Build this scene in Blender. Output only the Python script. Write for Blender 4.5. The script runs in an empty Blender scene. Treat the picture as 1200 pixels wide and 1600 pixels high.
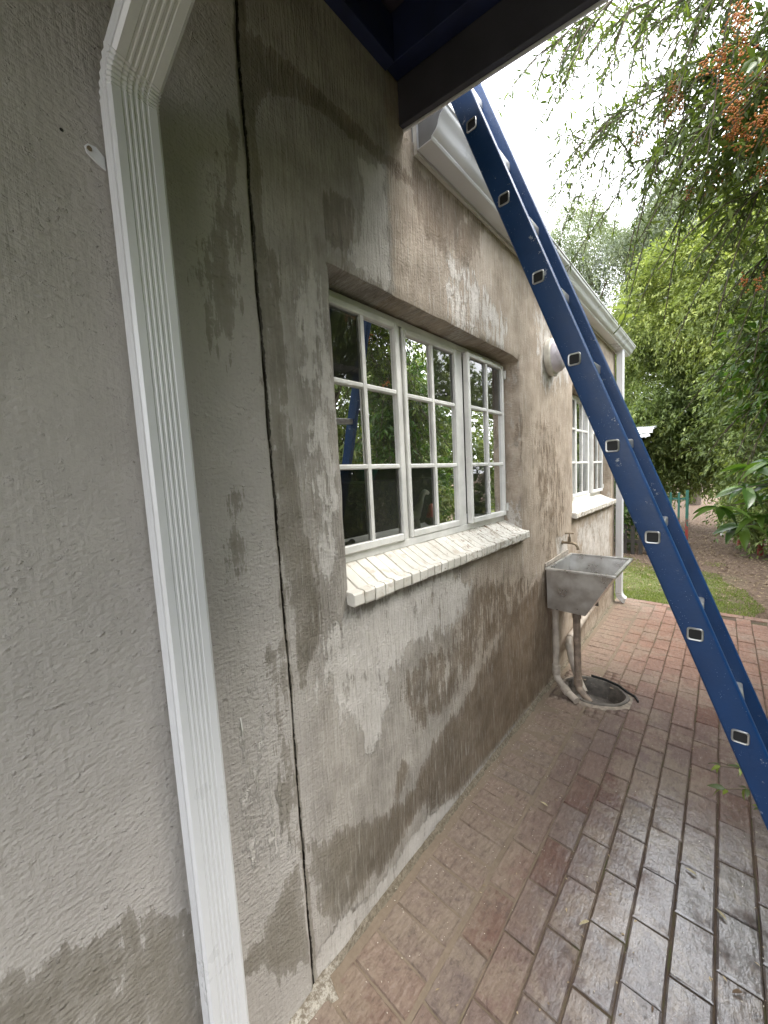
import bpy, math, random
import numpy as np
from mathutils import Vector, Matrix, noise
random.seed(7); RNG = np.random.default_rng(11)
sc = bpy.context.scene
COL = sc.collection

# ------------------------------------------------------------------ camera, sky, sun, exposure
M = ((0.7383, 0.6725, -0.0526), (0.0233, -0.1034, -0.9944), (-0.6741, 0.7329, -0.0920))
CAM = (0.939, 0.0, 1.633)
cd = bpy.data.cameras.new('camera'); cam = bpy.data.objects.new('camera', cd); COL.objects.link(cam)
cd.sensor_fit = 'VERTICAL'; cd.sensor_height = 36; cd.sensor_width = 27; cd.lens = 578.4 / 1600 * 36
cd.clip_start = 0.02; cd.clip_end = 500
rm = Matrix(((M[0][0], -M[1][0], -M[2][0], CAM[0]), (M[0][1], -M[1][1], -M[2][1], CAM[1]), (M[0][2], -M[1][2], -M[2][2], CAM[2]), (0, 0, 0, 1)))
cam.matrix_world = rm
sc.camera = cam

SUN_EL, SUN_AZ = math.radians(58), math.radians(60)      # azimuth measured from +y towards +x
w = bpy.data.worlds.new('World'); sc.world = w; w.use_nodes = True
nt = w.node_tree; nt.nodes.clear()
def wn(t, **k):
    n = nt.nodes.new(t)
    for a, b in k.items(): setattr(n, a, b)
    return n
sky = wn('ShaderNodeTexSky', sky_type='NISHITA', sun_disc=False); sky.sun_elevation = SUN_EL; sky.sun_rotation = SUN_AZ
sky.dust_density = 4; sky.air_density = 1.2
tc = wn('ShaderNodeTexCoord'); nz = wn('ShaderNodeTexNoise'); nz.inputs['Scale'].default_value = 2.2; nz.inputs['Detail'].default_value = 5
rp = wn('ShaderNodeValToRGB'); rp.color_ramp.elements[0].position = .35; rp.color_ramp.elements[0].color = (.74, .77, .82, 1)
rp.color_ramp.elements[1].position = .68; rp.color_ramp.elements[1].color = (.95, .96, .985, 1)
sclv = wn('ShaderNodeVectorMath', operation='SCALE'); sclv.inputs['Scale'].default_value = 9.5
mixw = wn('ShaderNodeMix', data_type='RGBA'); mixw.inputs['Factor'].default_value = .88
bg = wn('ShaderNodeBackground'); bg.inputs['Strength'].default_value = 0.12; ow = wn('ShaderNodeOutputWorld')
L = nt.links.new
L(tc.outputs['Generated'], nz.inputs['Vector']); L(nz.outputs['Fac'], rp.inputs['Fac']); L(rp.outputs['Color'], sclv.inputs[0])
L(sky.outputs['Color'], mixw.inputs['A']); L(sclv.outputs['Vector'], mixw.inputs['B']); L(mixw.outputs['Result'], bg.inputs['Color']); L(bg.outputs['Background'], ow.inputs['Surface'])
sl = bpy.data.lights.new('sun', 'SUN'); sl.energy = 0.9; sl.angle = math.radians(25); sl.color = (1, .96, .9)
so = bpy.data.objects.new('sun', sl); COL.objects.link(so)
sd = Vector((math.sin(SUN_AZ) * math.cos(SUN_EL), math.cos(SUN_AZ) * math.cos(SUN_EL), math.sin(SUN_EL)))
so.rotation_euler = sd.to_track_quat('Z', 'Y').to_euler(); so.location = (4, 2, 9)
sc.view_settings.view_transform = 'Standard'; sc.view_settings.look = 'None'; sc.view_settings.gamma = 1
sc.view_settings.use_curve_mapping = False; sc.view_settings.exposure = 2.5
sc.render.engine = 'CYCLES'
sc.cycles.max_bounces = 8; sc.cycles.diffuse_bounces = 4; sc.cycles.glossy_bounces = 4; sc.cycles.transmission_bounces = 6; sc.cycles.transparent_max_bounces = 8

# ------------------------------------------------------------------ node helper
class G:
    def __init__(s, name):
        s.m = bpy.data.materials.new(name); s.m.use_nodes = True; s.t = s.m.node_tree; s.t.nodes.clear()
        s.out = s.n('ShaderNodeOutputMaterial'); s.tc = s.n('ShaderNodeTexCoord'); s.geo = s.n('ShaderNodeNewGeometry')
    def n(s, t, **k):
        x = s.t.nodes.new(t)
        for a, b in k.items(): setattr(x, a, b)
        return x
    def put(s, sock, v):
        if isinstance(v, bpy.types.NodeSocket): s.t.links.new(v, sock)
        elif isinstance(v, (tuple, list)) and len(v) == 3 and sock.type == 'RGBA': sock.default_value = (*v, 1)
        else: sock.default_value = v
    def pos(s): return s.geo.outputs['Position']
    def map(s, scale, v=None, loc=(0, 0, 0)):
        x = s.n('ShaderNodeMapping'); s.put(x.inputs['Vector'], v or s.pos()); x.inputs['Scale'].default_value = scale; x.inputs['Location'].default_value = loc
        return x.outputs[0]
    def noise(s, scale=5, detail=4, rough=.55, v=None, dist=0):
        x = s.n('ShaderNodeTexNoise'); s.put(x.inputs['Vector'], v or s.pos()); s.put(x.inputs['Scale'], scale); s.put(x.inputs['Detail'], detail)
        s.put(x.inputs['Roughness'], rough); s.put(x.inputs['Distortion'], dist); return x.outputs['Fac']
    def vor(s, scale, v=None, feature='F1', out='Distance'):
        x = s.n('ShaderNodeTexVoronoi', feature=feature); s.put(x.inputs['Vector'], v or s.pos()); s.put(x.inputs['Scale'], scale); return x.outputs[out]
    def math(s, op, a, b=0.0, c=0.0, clamp=False):
        x = s.n('ShaderNodeMath', operation=op, use_clamp=clamp); s.put(x.inputs[0], a); s.put(x.inputs[1], b); s.put(x.inputs[2], c); return x.outputs[0]
    def step(s, v, a, b, lo=0.0, hi=1.0):
        x = s.n('ShaderNodeMapRange', interpolation_type='SMOOTHSTEP'); s.put(x.inputs['Value'], v); s.put(x.inputs['From Min'], a); s.put(x.inputs['From Max'], b)
        s.put(x.inputs['To Min'], lo); s.put(x.inputs['To Max'], hi); return x.outputs[0]
    def mix(s, f, a, b, mode='MIX'):
        x = s.n('ShaderNodeMix', data_type='RGBA', blend_type=mode); s.put(x.inputs['Factor'], f); s.put(x.inputs['A'], a); s.put(x.inputs['B'], b); return x.outputs['Result']
    def attr(s, name, out='Fac'):
        x = s.n('ShaderNodeAttribute', attribute_name=name); return x.outputs[out]
    def xyz(s, v=None):
        x = s.n('ShaderNodeSeparateXYZ'); s.put(x.inputs[0], v or s.pos()); return x.outputs
    def bump(s, h, strength=.5, dist=.01, normal=None):
        x = s.n('ShaderNodeBump'); s.put(x.inputs['Height'], h); x.inputs['Strength'].default_value = strength; x.inputs['Distance'].default_value = dist
        if normal: s.put(x.inputs['Normal'], normal)
        return x.outputs[0]
    def bsdf(s, color, rough=.5, metal=0.0, normal=None, spec=.5, **k):
        x = s.n('ShaderNodeBsdfPrincipled'); s.put(x.inputs['Base Color'], color); s.put(x.inputs['Roughness'], rough); s.put(x.inputs['Metallic'], metal)
        s.put(x.inputs['Specular IOR Level'], spec)
        if normal: s.put(x.inputs['Normal'], normal)
        for a, b in k.items(): s.put(x.inputs[a.replace('_', ' ')], b)
        s.t.links.new(x.outputs[0], s.out.inputs['Surface']); return x

def simple(name, col, rough=.5, metal=0.0, var=.15, nscale=12, bump=0.0, bscale=60, spec=.5, obj=False):
    g = G(name); v = g.tc.outputs['Object'] if obj else g.pos()
    f = g.noise(nscale, 5, .6, v)
    c2 = tuple(min(1, c * (1 - var)) for c in col); c1 = tuple(min(1, c * (1 + var * .6)) for c in col)
    nrm = g.bump(g.noise(bscale, 4, .6, v), .5, bump) if bump else None
    g.bsdf(g.mix(g.step(f, .3, .7), c2, c1), g.step(f, .2, .8, rough * .85, min(1, rough * 1.15)), metal, nrm, spec)
    return g.m

# ------------------------------------------------------------------ mesh helper
class MB:
    def __init__(s): s.v = []; s.f = []
    def add(s, vs, fs):
        b = len(s.v); s.v += [tuple(x) for x in vs]; s.f += [tuple(i + b for i in q) for q in fs]; return s
    def box(s, x0, x1, y0, y1, z0, z1, T=None):
        vs = [(x, y, z) for x in (x0, x1) for y in (y0, y1) for z in (z0, z1)]
        if T: vs = [tuple(T @ Vector(p)) for p in vs]
        return s.add(vs, [(0, 1, 3, 2), (4, 6, 7, 5), (0, 4, 5, 1), (2, 3, 7, 6), (0, 2, 6, 4), (1, 5, 7, 3)])
    def loft(s, rings, close=True, caps=True):
        n = len(rings[0]); vs = [p for r in rings for p in r]; fs = []
        for i in range(len(rings) - 1):
            for j in range(n if close else n - 1):
                k = (j + 1) % n; fs.append((i * n + j, i * n + k, (i + 1) * n + k, (i + 1) * n + j))
        if caps and close:
            fs.append(tuple(range(n - 1, -1, -1))); fs.append(tuple((len(rings) - 1) * n + j for j in range(n)))
        return s.add(vs, fs)
    def sweep(s, path, prof, up=(0, 0, 1), scales=None, caps=True):
        """prof: list of (a,b); a along side axis, b along up-ish axis"""
        path = [Vector(p) for p in path]; rings = []; up = Vector(up)
        for i, p in enumerate(path):
            t0 = (path[i] - path[i - 1]).normalized() if i else None
            t1 = (path[i + 1] - path[i]).normalized() if i < len(path) - 1 else None
            t = (t0 + t1).normalized() if t0 and t1 else (t0 or t1)
            if t0 and t1:
                c = max(.3, t.dot(t0))
            else: c = 1
            side = t.cross(up)
            if side.length < 1e-3: side = t.cross(Vector((1, 0, 0)))
            side.normalize(); u = side.cross(t).normalized(); k = scales[i] if scales else 1
            bend = (t1 - t0) if t0 and t1 else Vector((0, 0, 0)); bd = bend.normalized() if bend.length > 1e-4 else None
            ring = []
            for a, b in prof:
                o = side * a * k + u * b * k
                if bd: o += bd * o.dot(bd) * (1 / c - 1)
                ring.append(tuple(p + o))
            rings.append(ring)
        return s.loft(rings, True, caps)
    def tube(s, path, r, n=8, radii=None):
        prof = [(math.cos(2 * math.pi * i / n) * r, math.sin(2 * math.pi * i / n) * r) for i in range(n)]
        return s.sweep(path, prof, up=(.13, .21, .97), scales=radii)
    def lathe(s, prof, T, n=24):
        """prof: (r, h) ; axis is local z of T"""
        rings = [[tuple(T @ Vector((r * math.cos(2 * math.pi * j / n), r * math.sin(2 * math.pi * j / n), h))) for j in range(n)] for r, h in prof]
        return s.loft(rings)
    def mesh(s, name):
        me = bpy.data.meshes.new(name); me.from_pydata(s.v, [], s.f); me.update(); return me
def obj(name, mb, mat, parent=None, bevel=0, smooth=False, seg=1):
    me = mb.mesh(name) if isinstance(mb, MB) else mb
    if mat and not me.materials: me.materials.append(mat)
    if bevel:
        import bmesh
        b = bmesh.new(); b.from_mesh(me); bmesh.ops.remove_doubles(b, verts=b.verts, dist=1e-5)
        ed = [e for e in b.edges if len(e.link_faces) == 2 and e.calc_face_angle(0) > .5]
        bmesh.ops.bevel(b, geom=ed, offset=bevel, segments=seg, affect='EDGES', profile=.6); bmesh.ops.recalc_face_normals(b, faces=b.faces)
        b.to_mesh(me); b.free()
    elif isinstance(mb, MB) and len(me.polygons) < 60000:
        import bmesh
        b = bmesh.new(); b.from_mesh(me); bmesh.ops.recalc_face_normals(b, faces=b.faces); b.to_mesh(me); b.free()
    if smooth:
        me.set_sharp_from_angle(angle=math.radians(38)) if smooth == 'auto' else None
        me.polygons.foreach_set('use_smooth', [True] * len(me.polygons))
        if smooth == 'auto': me.set_sharp_from_angle(angle=math.radians(38))
    o = bpy.data.objects.new(name, me); COL.objects.link(o)
    if parent: o.parent = parent; o.matrix_parent_inverse = Matrix.Translation(-Vector(parent_loc(parent)))
    return o
def parent_loc(p):
    l = Vector(p.location)
    while p.parent:
        p = p.parent; l = l + Vector((0, 0, 0))
    return l if not isinstance(l, tuple) else Vector(l)
def thing(name, label, cat, loc=(0, 0, 0), group=None, kind=None):
    o = bpy.data.objects.new(name, None); COL.objects.link(o); o.location = loc; o.empty_display_size = .1
    return tag(o, label, cat, group, kind)
def tag(o, label=None, cat=None, group=None, kind=None):
    if label: o['label'] = label
    if cat: o['category'] = cat
    if group: o['group'] = group
    if kind: o['kind'] = kind
    return o
def tree_mesh(name, V, F, mat, attrs=None):
    """V (n,3) float, F (m,k) int with constant k"""
    V = np.asarray(V, dtype=np.float32); F = np.asarray(F, dtype=np.int32); k = F.shape[1]
    me = bpy.data.meshes.new(name); me.vertices.add(len(V)); me.vertices.foreach_set('co', V.ravel())
    me.loops.add(F.size); me.loops.foreach_set('vertex_index', F.ravel()); me.polygons.add(len(F))
    me.polygons.foreach_set('loop_start', np.arange(0, F.size, k, dtype=np.int32)); me.update(calc_edges=True)
    if attrs:
        for n, a in attrs.items():
            at = me.attributes.new(n, 'FLOAT', 'POINT'); at.data.foreach_set('value', np.asarray(a, dtype=np.float32))
    if mat: me.materials.append(mat)
    return me

# ------------------------------------------------------------------ materials
def plaster():
    g = G('weathered_cement_plaster'); P = g.pos(); X = g.xyz()
    damp = g.attr('damp'); pale = g.attr('pale')
    vs = g.map((1, 26, 5)); vs2 = g.map((1, 70, 6))
    nA = g.noise(1, 6, .65, vs); nB = g.noise(9, 7, .7); nC = g.noise(1, 4, .6, vs2)
    nD = g.noise(1, 5, .7, g.map((1, 75, 7), loc=(7, 3, 2)))
    jag = g.math('ADD', g.math('ADD', g.math('MULTIPLY', g.math('SUBTRACT', nA, .5), 1.5), g.math('MULTIPLY', g.math('SUBTRACT', nD, .5), .9)), g.math('MULTIPLY', g.math('SUBTRACT', nB, .5), 1.3))
    dm = g.math('ADD', g.math('MULTIPLY', g.step(g.math('ADD', damp, jag), .48, .56), .75), g.math('MULTIPLY', g.step(g.math('ADD', damp, jag), .50, 1.0), .25)); pm = g.step(g.math('ADD', pale, g.math('MULTIPLY', jag, 1.1)), .46, .66)
    big = g.noise(1.7, 5, .6); mid = g.noise(6, 6, .65); fine = g.noise(140, 3, .7)
    zone = g.step(g.math('ADD', X[1], g.math('MULTIPLY', g.math('SUBTRACT', nB, .5), .12)), 1.125, 1.16)   # old brushed band from here on
    zone2 = g.step(g.math('ADD', X[1], g.math('MULTIPLY', big, .8)), 1.5, 2.6)
    grey = g.mix(g.step(mid, .3, .7), (.27, .252, .22), (.42, .395, .35))
    tan = g.mix(g.step(mid, .3, .7), (.31, .255, .195), (.46, .39, .31))
    low = g.step(X[2], 1.55, 1.15)      # below the sill the brushed coat is still grey
    left = g.step(X[1], .72, .50)
    base = g.mix(g.math('MULTIPLY', zone, g.math('MAXIMUM', g.math('MULTIPLY', g.math('SUBTRACT', 1.0, low), .75), zone2)), grey, tan)
    base = g.mix(g.math('MULTIPLY', left, .75), base, (.46, .44, .41))
    # streaky leftovers of old paint
    st = g.step(g.noise(1, 7, .7, g.map((1, 34, 3.2), loc=(3, 1, 7))), .55, .68)
    spot = g.math('MULTIPLY', st, g.step(g.noise(2.3, 4, .6, g.map((1, 1, 1), loc=(5, 2, 3))), .42, .62))
    base = g.mix(g.math('MULTIPLY', spot, g.math('SUBTRACT', .62, g.math('MULTIPLY', left, .55))), base, (.50, .47, .42))
    dk = g.math('MULTIPLY', g.step(g.noise(1, 6, .7, g.map((1, 22, 2.4), loc=(9, 4, 1))), .56, .64), g.step(g.noise(2.9, 4, .6, g.map((1, 1, 1), loc=(1, 8, 3))), .48, .6))
    base = g.mix(g.math('MULTIPLY', dk, g.math('SUBTRACT', .5, g.math('MULTIPLY', left, .5))), base, (.17, .145, .105))
    base = g.mix(g.math('MULTIPLY', pm, .8), base, g.mix(g.step(nB, .35, .65), (.50, .48, .44), (.62, .60, .56)))
    dcol = g.mix(g.step(X[1], .5, 1.2), (.50, .485, .43), (.46, .40, .33))
    base = g.mix(g.math('MULTIPLY', dm, g.step(nB, .2, .8, .75, 1.0)), base, g.mix(1.0, base, dcol, 'MULTIPLY'))
    base = g.mix(g.step(fine, .60, .78, 0, .35), base, (.16, .14, .115))
    base = g.mix(g.step(g.vor(55), .06, .02, 0, .5), base, (.62, .6, .56))
    cn = g.noise(1, 5, .75, g.map((1, 12, 34))); cl_ = g.math('ABSOLUTE', g.math('ADD', g.math('SUBTRACT', X[1], .5655), g.math('MULTIPLY', g.math('SUBTRACT', cn, .5), -.016)))
    cw = g.step(g.noise(1, 4, .7, g.map((1, 6, 15), loc=(1, 5, 5))), .35, .7, .0006, .0052); ck = g.math('MULTIPLY', g.step(g.math('SUBTRACT', cl_, cw), .0012, -.0004), g.step(X[2], 3.1, 3.0))
    base = g.mix(1.0, base, (1.0, .985, 1.0), 'MULTIPLY')
    base = g.mix(g.math('MULTIPLY', ck, .93), base, (.035, .03, .022))
    # relief: brushed vertical strokes on the right, knobbly render on the left
    brush = g.noise(1, 4, .65, g.map((20, 95, 7))); knob = g.noise(1, 3, .5, g.map((40, 75, 120))); knob2 = g.step(g.noise(1, 3, .6, g.map((30, 60, 80))), .6, .75)
    lump = g.noise(14, 3, .5)
    bamt = g.step(g.noise(3, 3, .5, g.map((1, 1, .6), loc=(2, 2, 2))), .3, .55, .25, 1.0)
    hb = g.math('MULTIPLY', brush, g.math('MULTIPLY', bamt, g.math('SUBTRACT', 1.0, g.math('MULTIPLY', left, .8))))
    h = g.math('ADD', g.math('ADD', g.math('MULTIPLY', hb, 1.6), g.math('MULTIPLY', knob, .55)), g.math('ADD', g.math('MULTIPLY', lump, .5), g.math('MULTIPLY', knob2, .3)))
    h = g.math('MULTIPLY', g.math('ADD', h, g.math('MULTIPLY', pm, .35)), g.step(g.noise(1.9, 3, .5, g.map((1, 1, 1), loc=(8, 1, 5))), .3, .62, .45, 1.1))
    base = g.mix(g.math('MULTIPLY', g.step(brush, .5, .3), g.math('SUBTRACT', .42, g.math('MULTIPLY', left, .37))), base, g.mix(1.0, base, (.62, .6, .56), 'MULTIPLY'))  # recessed strokes also darkened in colour, shade painted into the relief
    base = g.mix(g.math('MULTIPLY', g.step(brush, .54, .68), g.math('SUBTRACT', .40, g.math('MULTIPLY', left, .35))), base, (.52, .50, .46))
    h = g.math('SUBTRACT', h, g.math('MULTIPLY', ck, 1.0)); nr = g.bump(h, 1.0, .008)
    g.bsdf(base, g.step(dm, 0, 1, .88, .62), 0, nr, .3)
    return g.m
def brickmat():
    g = G('worn_clay_paver'); P = g.pos(); X = g.xyz()
    oi = g.n('ShaderNodeObjectInfo'); rnd = oi.outputs['Random']
    ra = g.attr('rnd'); r = g.math('FRACT', g.math('ADD', rnd, ra))
    wv = g.n('ShaderNodeValToRGB'); g.put(wv.inputs[0], r); cr = wv.color_ramp
    cr.elements[0].position = 0; cr.elements[0].color = (.15, .10, .088, 1); cr.elements[1].position = 1; cr.elements[1].color = (.20, .118, .092, 1)
    for p, c in ((.2, (.19, .125, .105)), (.45, (.165, .128, .118)), (.7, (.21, .135, .11)), (.86, (.17, .12, .11)), (.93, (.12, .055, .042))):
        e = cr.elements.new(p); e.color = (*c, 1)
    col = wv.outputs[0]
    n1 = g.noise(7, 6, .65); n2 = g.noise(40, 5, .7); n3 = g.noise(160, 3, .6)
    far = g.step(X[1], 2.4, 4.2)
    col = g.mix(g.math('MULTIPLY', far, .75), col, g.mix(g.step(n1, .3, .7), (.25, .128, .085), (.34, .192, .132)))
    slate = g.math('MULTIPLY', g.step(g.math('ADD', X[0], g.math('MULTIPLY', g.noise(3.5, 5, .6, g.map((1, 1, 1), loc=(6, 6, 0))), .7)), .76, 1.12), g.step(X[1], 2.5, 1.4))
    col = g.mix(g.math('MULTIPLY', slate, .75), col, g.mix(g.step(n2, .35, .65), (.05, .046, .05), (.15, .132, .132)))
    near = g.step(g.math('ADD', X[0], g.math('MULTIPLY', g.math('SUBTRACT', n1, .5), .55)), .55, .12)
    near = g.math('MULTIPLY', near, g.step(X[1], .1, 1.2, .55, 1.0))
    col = g.mix(g.math('MULTIPLY', near, .62), col, g.mix(g.step(n2, .35, .65), (.21, .16, .125), (.36, .30, .235)))
    blot = g.math('MULTIPLY', g.step(g.noise(3.1, 6, .7, g.map((1, 1, 1), loc=(4, 4, 0))), .50, .57), g.step(n2, .25, .5))
    col = g.mix(g.math('MULTIPLY', blot, .5), col, (.29, .24, .185))
    gr = g.noise(1, 6, .75, g.map((60, 14, 1)))
    col = g.mix(g.step(gr, .5, .7, 0, .55), col, (.33, .27, .235)); col = g.mix(g.step(gr, .48, .3, 0, .6), col, (.07, .05, .045)); col = g.mix(g.step(g.noise(16, 5, .7), .56, .66, 0, .5), col, (.09, .065, .058))
    col = g.mix(g.step(n3, .62, .75, 0, .35), col, (.42, .38, .34))
    wet = g.math('MULTIPLY', slate, g.step(n1, .35, .6))
    col = g.mix(1.0, col, (.78, .745, .71), 'MULTIPLY')
    h = g.math('ADD', g.math('MULTIPLY', g.noise(1, 5, .6, g.map((50, 18, 10))), .9), g.math('ADD', g.math('MULTIPLY', n2, .7), g.math('MULTIPLY', g.noise(14, 4, .6), 1.0)))
    rough = g.math('SUBTRACT', g.step(n2, .3, .7, .58, .8), g.math('MULTIPLY', slate, .25))
    g.bsdf(col, rough, 0, g.bump(h, .9, .009), .5, Coat_Weight=g.math('MULTIPLY', slate, g.step(n1, .3, .5)), Coat_Roughness=g.step(n2, .3, .7, .08, .24), Coat_IOR=2.0, Coat_Normal=g.bump(h, .45, .005))
    return g.m
def leafmat(name, c0, c1, c2, rough=.45, trans=.35, spec=.4):
    g = G(name); r = g.attr('rnd'); cl = g.noise(1.1, 3, .6)
    rr = g.n('ShaderNodeValToRGB'); g.put(rr.inputs[0], r); e = rr.color_ramp.elements; e[0].color = (*c0, 1); e[1].color = (*c2, 1); m = e.new(.55); m.color = (*c1, 1)
    col = g.mix(g.step(cl, .35, .7, 0, .45), rr.outputs[0], g.mix(1.0, rr.outputs[0], (1.5, 1.35, .8), 'MULTIPLY'))
    p = g.bsdf(col, rough, 0, None, spec)
    t = g.n('ShaderNodeBsdfTranslucent'); g.put(t.inputs['Color'], g.mix(1.0, col, (1.5, 1.6, .7), 'MULTIPLY'))
    mx = g.n('ShaderNodeMixShader'); mx.inputs[0].default_value = trans
    L = g.t.links.new; L(p.outputs[0], mx.inputs[1]); L(t.outputs[0], mx.inputs[2]); L(mx.outputs[0], g.out.inputs['Surface'])
    return g.m
def glassmat():
    g = G('window_glass'); fr = g.n('ShaderNodeFresnel'); fr.inputs['IOR'].default_value = 1.6
    nr = g.bump(g.noise(3.5, 2, .5), .25, .006); g.put(fr.inputs['Normal'], nr)
    tr = g.n('ShaderNodeBsdfTransparent'); tr.inputs[0].default_value = (.86, .88, .87, 1); gl = g.n('ShaderNodeBsdfGlossy'); gl.inputs['Roughness'].default_value = .012
    g.put(gl.inputs['Normal'], nr); f = g.math('MULTIPLY', fr.outputs[0], 1.55, clamp=True)
    dirt = g.n('ShaderNodeBsdfDiffuse'); dirt.inputs[0].default_value = (.55, .55, .5, 1)
    mx = g.n('ShaderNodeMixShader'); m2 = g.n('ShaderNodeMixShader'); L = g.t.links.new
    L(f, mx.inputs[0]); L(tr.outputs[0], mx.inputs[1]); L(gl.outputs[0], mx.inputs[2])
    drt = g.step(g.noise(1, 6, .75, g.map((1, 60, 14))), .55, .8, .015, .16); L(drt, m2.inputs[0]); L(mx.outputs[0], m2.inputs[1]); L(dirt.outputs[0], m2.inputs[2])
    L(m2.outputs[0], g.out.inputs['Surface']); return g.m
def rainpaint(name, col, spots, rough=.35, scale=220):
    g = G(name); v = g.tc.outputs['Object']
    n = g.noise(8, 5, .6); c = g.mix(g.step(n, .3, .7), tuple(x * .82 for x in col), col)
    s = g.step(g.vor(scale, v), .16, .08); s = g.math('MULTIPLY', s, g.step(g.noise(18, 3, .6, v), .48, .62))
    c = g.mix(g.math('MULTIPLY', s, .5), c, spots)
    scr = g.math('MULTIPLY', g.step(g.noise(30, 6, .8, v), .615, .645), g.step(g.noise(3, 2, .5, v), .5, .56)); c = g.mix(g.math('MULTIPLY', scr, .7), c, (.5, .52, .55))
    g.bsdf(c, g.step(n, .2, .8, rough, rough + .2), 0, g.bump(g.math('ADD', g.noise(90, 3, .6, v), g.math('MULTIPLY', s, 1.5)), .5, .0015), .5); return g.m
def groundmat():
    g = G('garden_soil'); X = g.xyz(); n1 = g.noise(2.4, 6, .65); n2 = g.noise(22, 6, .7); n3 = g.noise(90, 4, .7)
    soil = g.mix(g.step(n2, .3, .7), (.10, .068, .048), (.21, .15, .11)); soil = g.mix(g.step(n3, .55, .7, 0, .6), soil, (.30, .24, .17)); soil = g.mix(g.step(n3, .42, .3, 0, .6), soil, (.05, .035, .025))
    e = g.math('ADD', X[1], g.math('MULTIPLY', n1, 1.0)); gm = g.math('MULTIPLY', g.step(e, 7.9, 7.0), g.step(g.math('ADD', X[0], g.math('MULTIPLY', g.math('SUBTRACT', n1, .5), .7)), 1.25, .75))
    col = g.mix(g.math('MULTIPLY', gm, .8), soil, g.mix(n2, (.13, .15, .06), (.2, .23, .09)))
    g.bsdf(col, .95, 0, g.bump(g.math('ADD', n2, n3), .8, .02), .2); return g.m
def steelmat():
    g = G('stainless_steel'); n = g.noise(9, 6, .6); s = g.noise(1, 5, .7, g.map((14, 14, 3)))
    c = g.mix(g.step(n, .3, .7), (.46, .445, .43), (.64, .635, .62)); c = g.mix(g.step(s, .55, .75, 0, .3), c, (.34, .30, .26))
    g.bsdf(c, g.step(n, .3, .7, .26, .42), .85, g.bump(s, .2, .002)); return g.m
def sillmat():
    g = G('chipped_white_painted_brick'); n = g.noise(1, 7, .8, g.map((32, 48, 48))); n2 = g.noise(5, 4, .6); X = g.xyz()
    amt = g.step(X[1], .8, 2.0, .66, .56); amt = g.math('ADD', amt, g.math('MULTIPLY', g.math('SUBTRACT', n2, .5), -.18))
    d = g.step(g.math('SUBTRACT', n, amt), -.01, .02); c = g.mix(g.step(n2, .3, .7), (.60, .575, .52), (.74, .715, .66)); c = g.mix(d, c, (.27, .20, .14))
    sf = g.step(g.noise(1, 6, .75, g.map((16, 16, 16))), .50, .66, 0, .6); c = g.mix(sf, c, (.40, .32, .235))
    g.bsdf(c, .6, 0, g.bump(g.math('ADD', n, g.math('MULTIPLY', d, -.8)), .5, .0022)); return g.m
PL = plaster(); BR = brickmat(); GL = glassmat(); ST = steelmat(); SI = sillmat()
WHITE = simple('white_window_paint', (.76, .755, .73), .42, var=.12, nscale=9, bump=.001, bscale=120)
ALU = simple('white_coated_aluminium', (.67, .68, .70), .3, var=.04, nscale=3)
WOODW = simple('off_white_fascia_paint', (.66, .64, .60), .5, var=.08, nscale=4, bump=.001, bscale=50)
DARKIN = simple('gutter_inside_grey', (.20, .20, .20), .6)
NAVY = simple('navy_timber_paint', (.012, .02, .07), .5, var=.3, bump=.001)
CHAR = simple('charcoal_painted_board', (.045, .045, .06), .6, var=.2, bump=.002)
CEIL = simple('dark_porch_ceiling_sheet', (.07, .06, .085), .7, var=.2)
BLUE = rainpaint('blue_ladder_fibreglass', (.004, .042, .145), (.42, .52, .70), .36, 150)
RUNG = simple('bare_aluminium', (.50, .50, .49), .38, metal=.85, var=.15, nscale=40)
BLACK = simple('black_rubber_and_hole_shade', (.012, .012, .012), .7)  # rubber feet; also paints in the dark of the hollow rung ends
PVC = simple('dirty_cream_plastic_pipe', (.40, .345, .29), .5, var=.25, nscale=14, bump=.001)
PVC2 = simple('mud_stained_pipe', (.25, .19, .145), .6, var=.4, nscale=20, bump=.001)
BRASS = simple('dull_brass', (.24, .19, .13), .45, metal=.7, var=.3, nscale=60)
CEM = simple('rough_cement', (.33, .295, .25), .9, var=.35, nscale=18, bump=.006, bscale=70)
CEMD = simple('grimy_wet_cement', (.12, .105, .09), .55, var=.4, nscale=22, bump=.004, bscale=60)
CEM2 = simple('muddy_cement', (.27, .225, .18), .9, var=.4, nscale=22, bump=.006, bscale=70)
SAND = G('joint_sand'); _n = SAND.noise(60, 5, .7); _x = SAND.step(SAND.math('ADD', SAND.xyz()[0], SAND.math('MULTIPLY', SAND.noise(4, 4, .6), .5)), .45, .95)
SAND.bsdf(SAND.mix(_x, SAND.mix(_n, (.15, .115, .085), (.25, .20, .15)), SAND.mix(SAND.step(SAND.noise(9, 4, .6), .5, .66), (.085, .062, .045), (.075, .075, .035))), .95, 0, SAND.bump(_n, .8, .005), .2); SAND = SAND.m
ROOM = simple('dim_room_wall', (.26, .27, .24), .9, var=.1)
ROOMD = simple('dark_room_furniture', (.03, .028, .025), .5)
CURT = simple('white_net_curtain', (.62, .63, .64), .9, var=.1)
CERW = simple('glazed_white_ceramic', (.82, .80, .74), .25, var=.15, nscale=30)
CERD = simple('dark_glazed_ceramic', (.05, .045, .04), .3, var=.3, nscale=30)
CERR = simple('red_glazed_ceramic', (.20, .05, .045), .3, var=.2, nscale=30)
CERG = simple('teal_glazed_ceramic', (.02, .14, .11), .35, var=.2, nscale=30)
LDOME = simple('frosted_lilac_plastic', (.60, .55, .60), .3, var=.06, nscale=8)
LBASE = simple('aged_cream_plastic', (.60, .57, .50), .5, var=.15, nscale=25)
FGREEN = simple('green_fence_paint', (.035, .15, .115), .5, var=.2, nscale=15)
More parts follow.
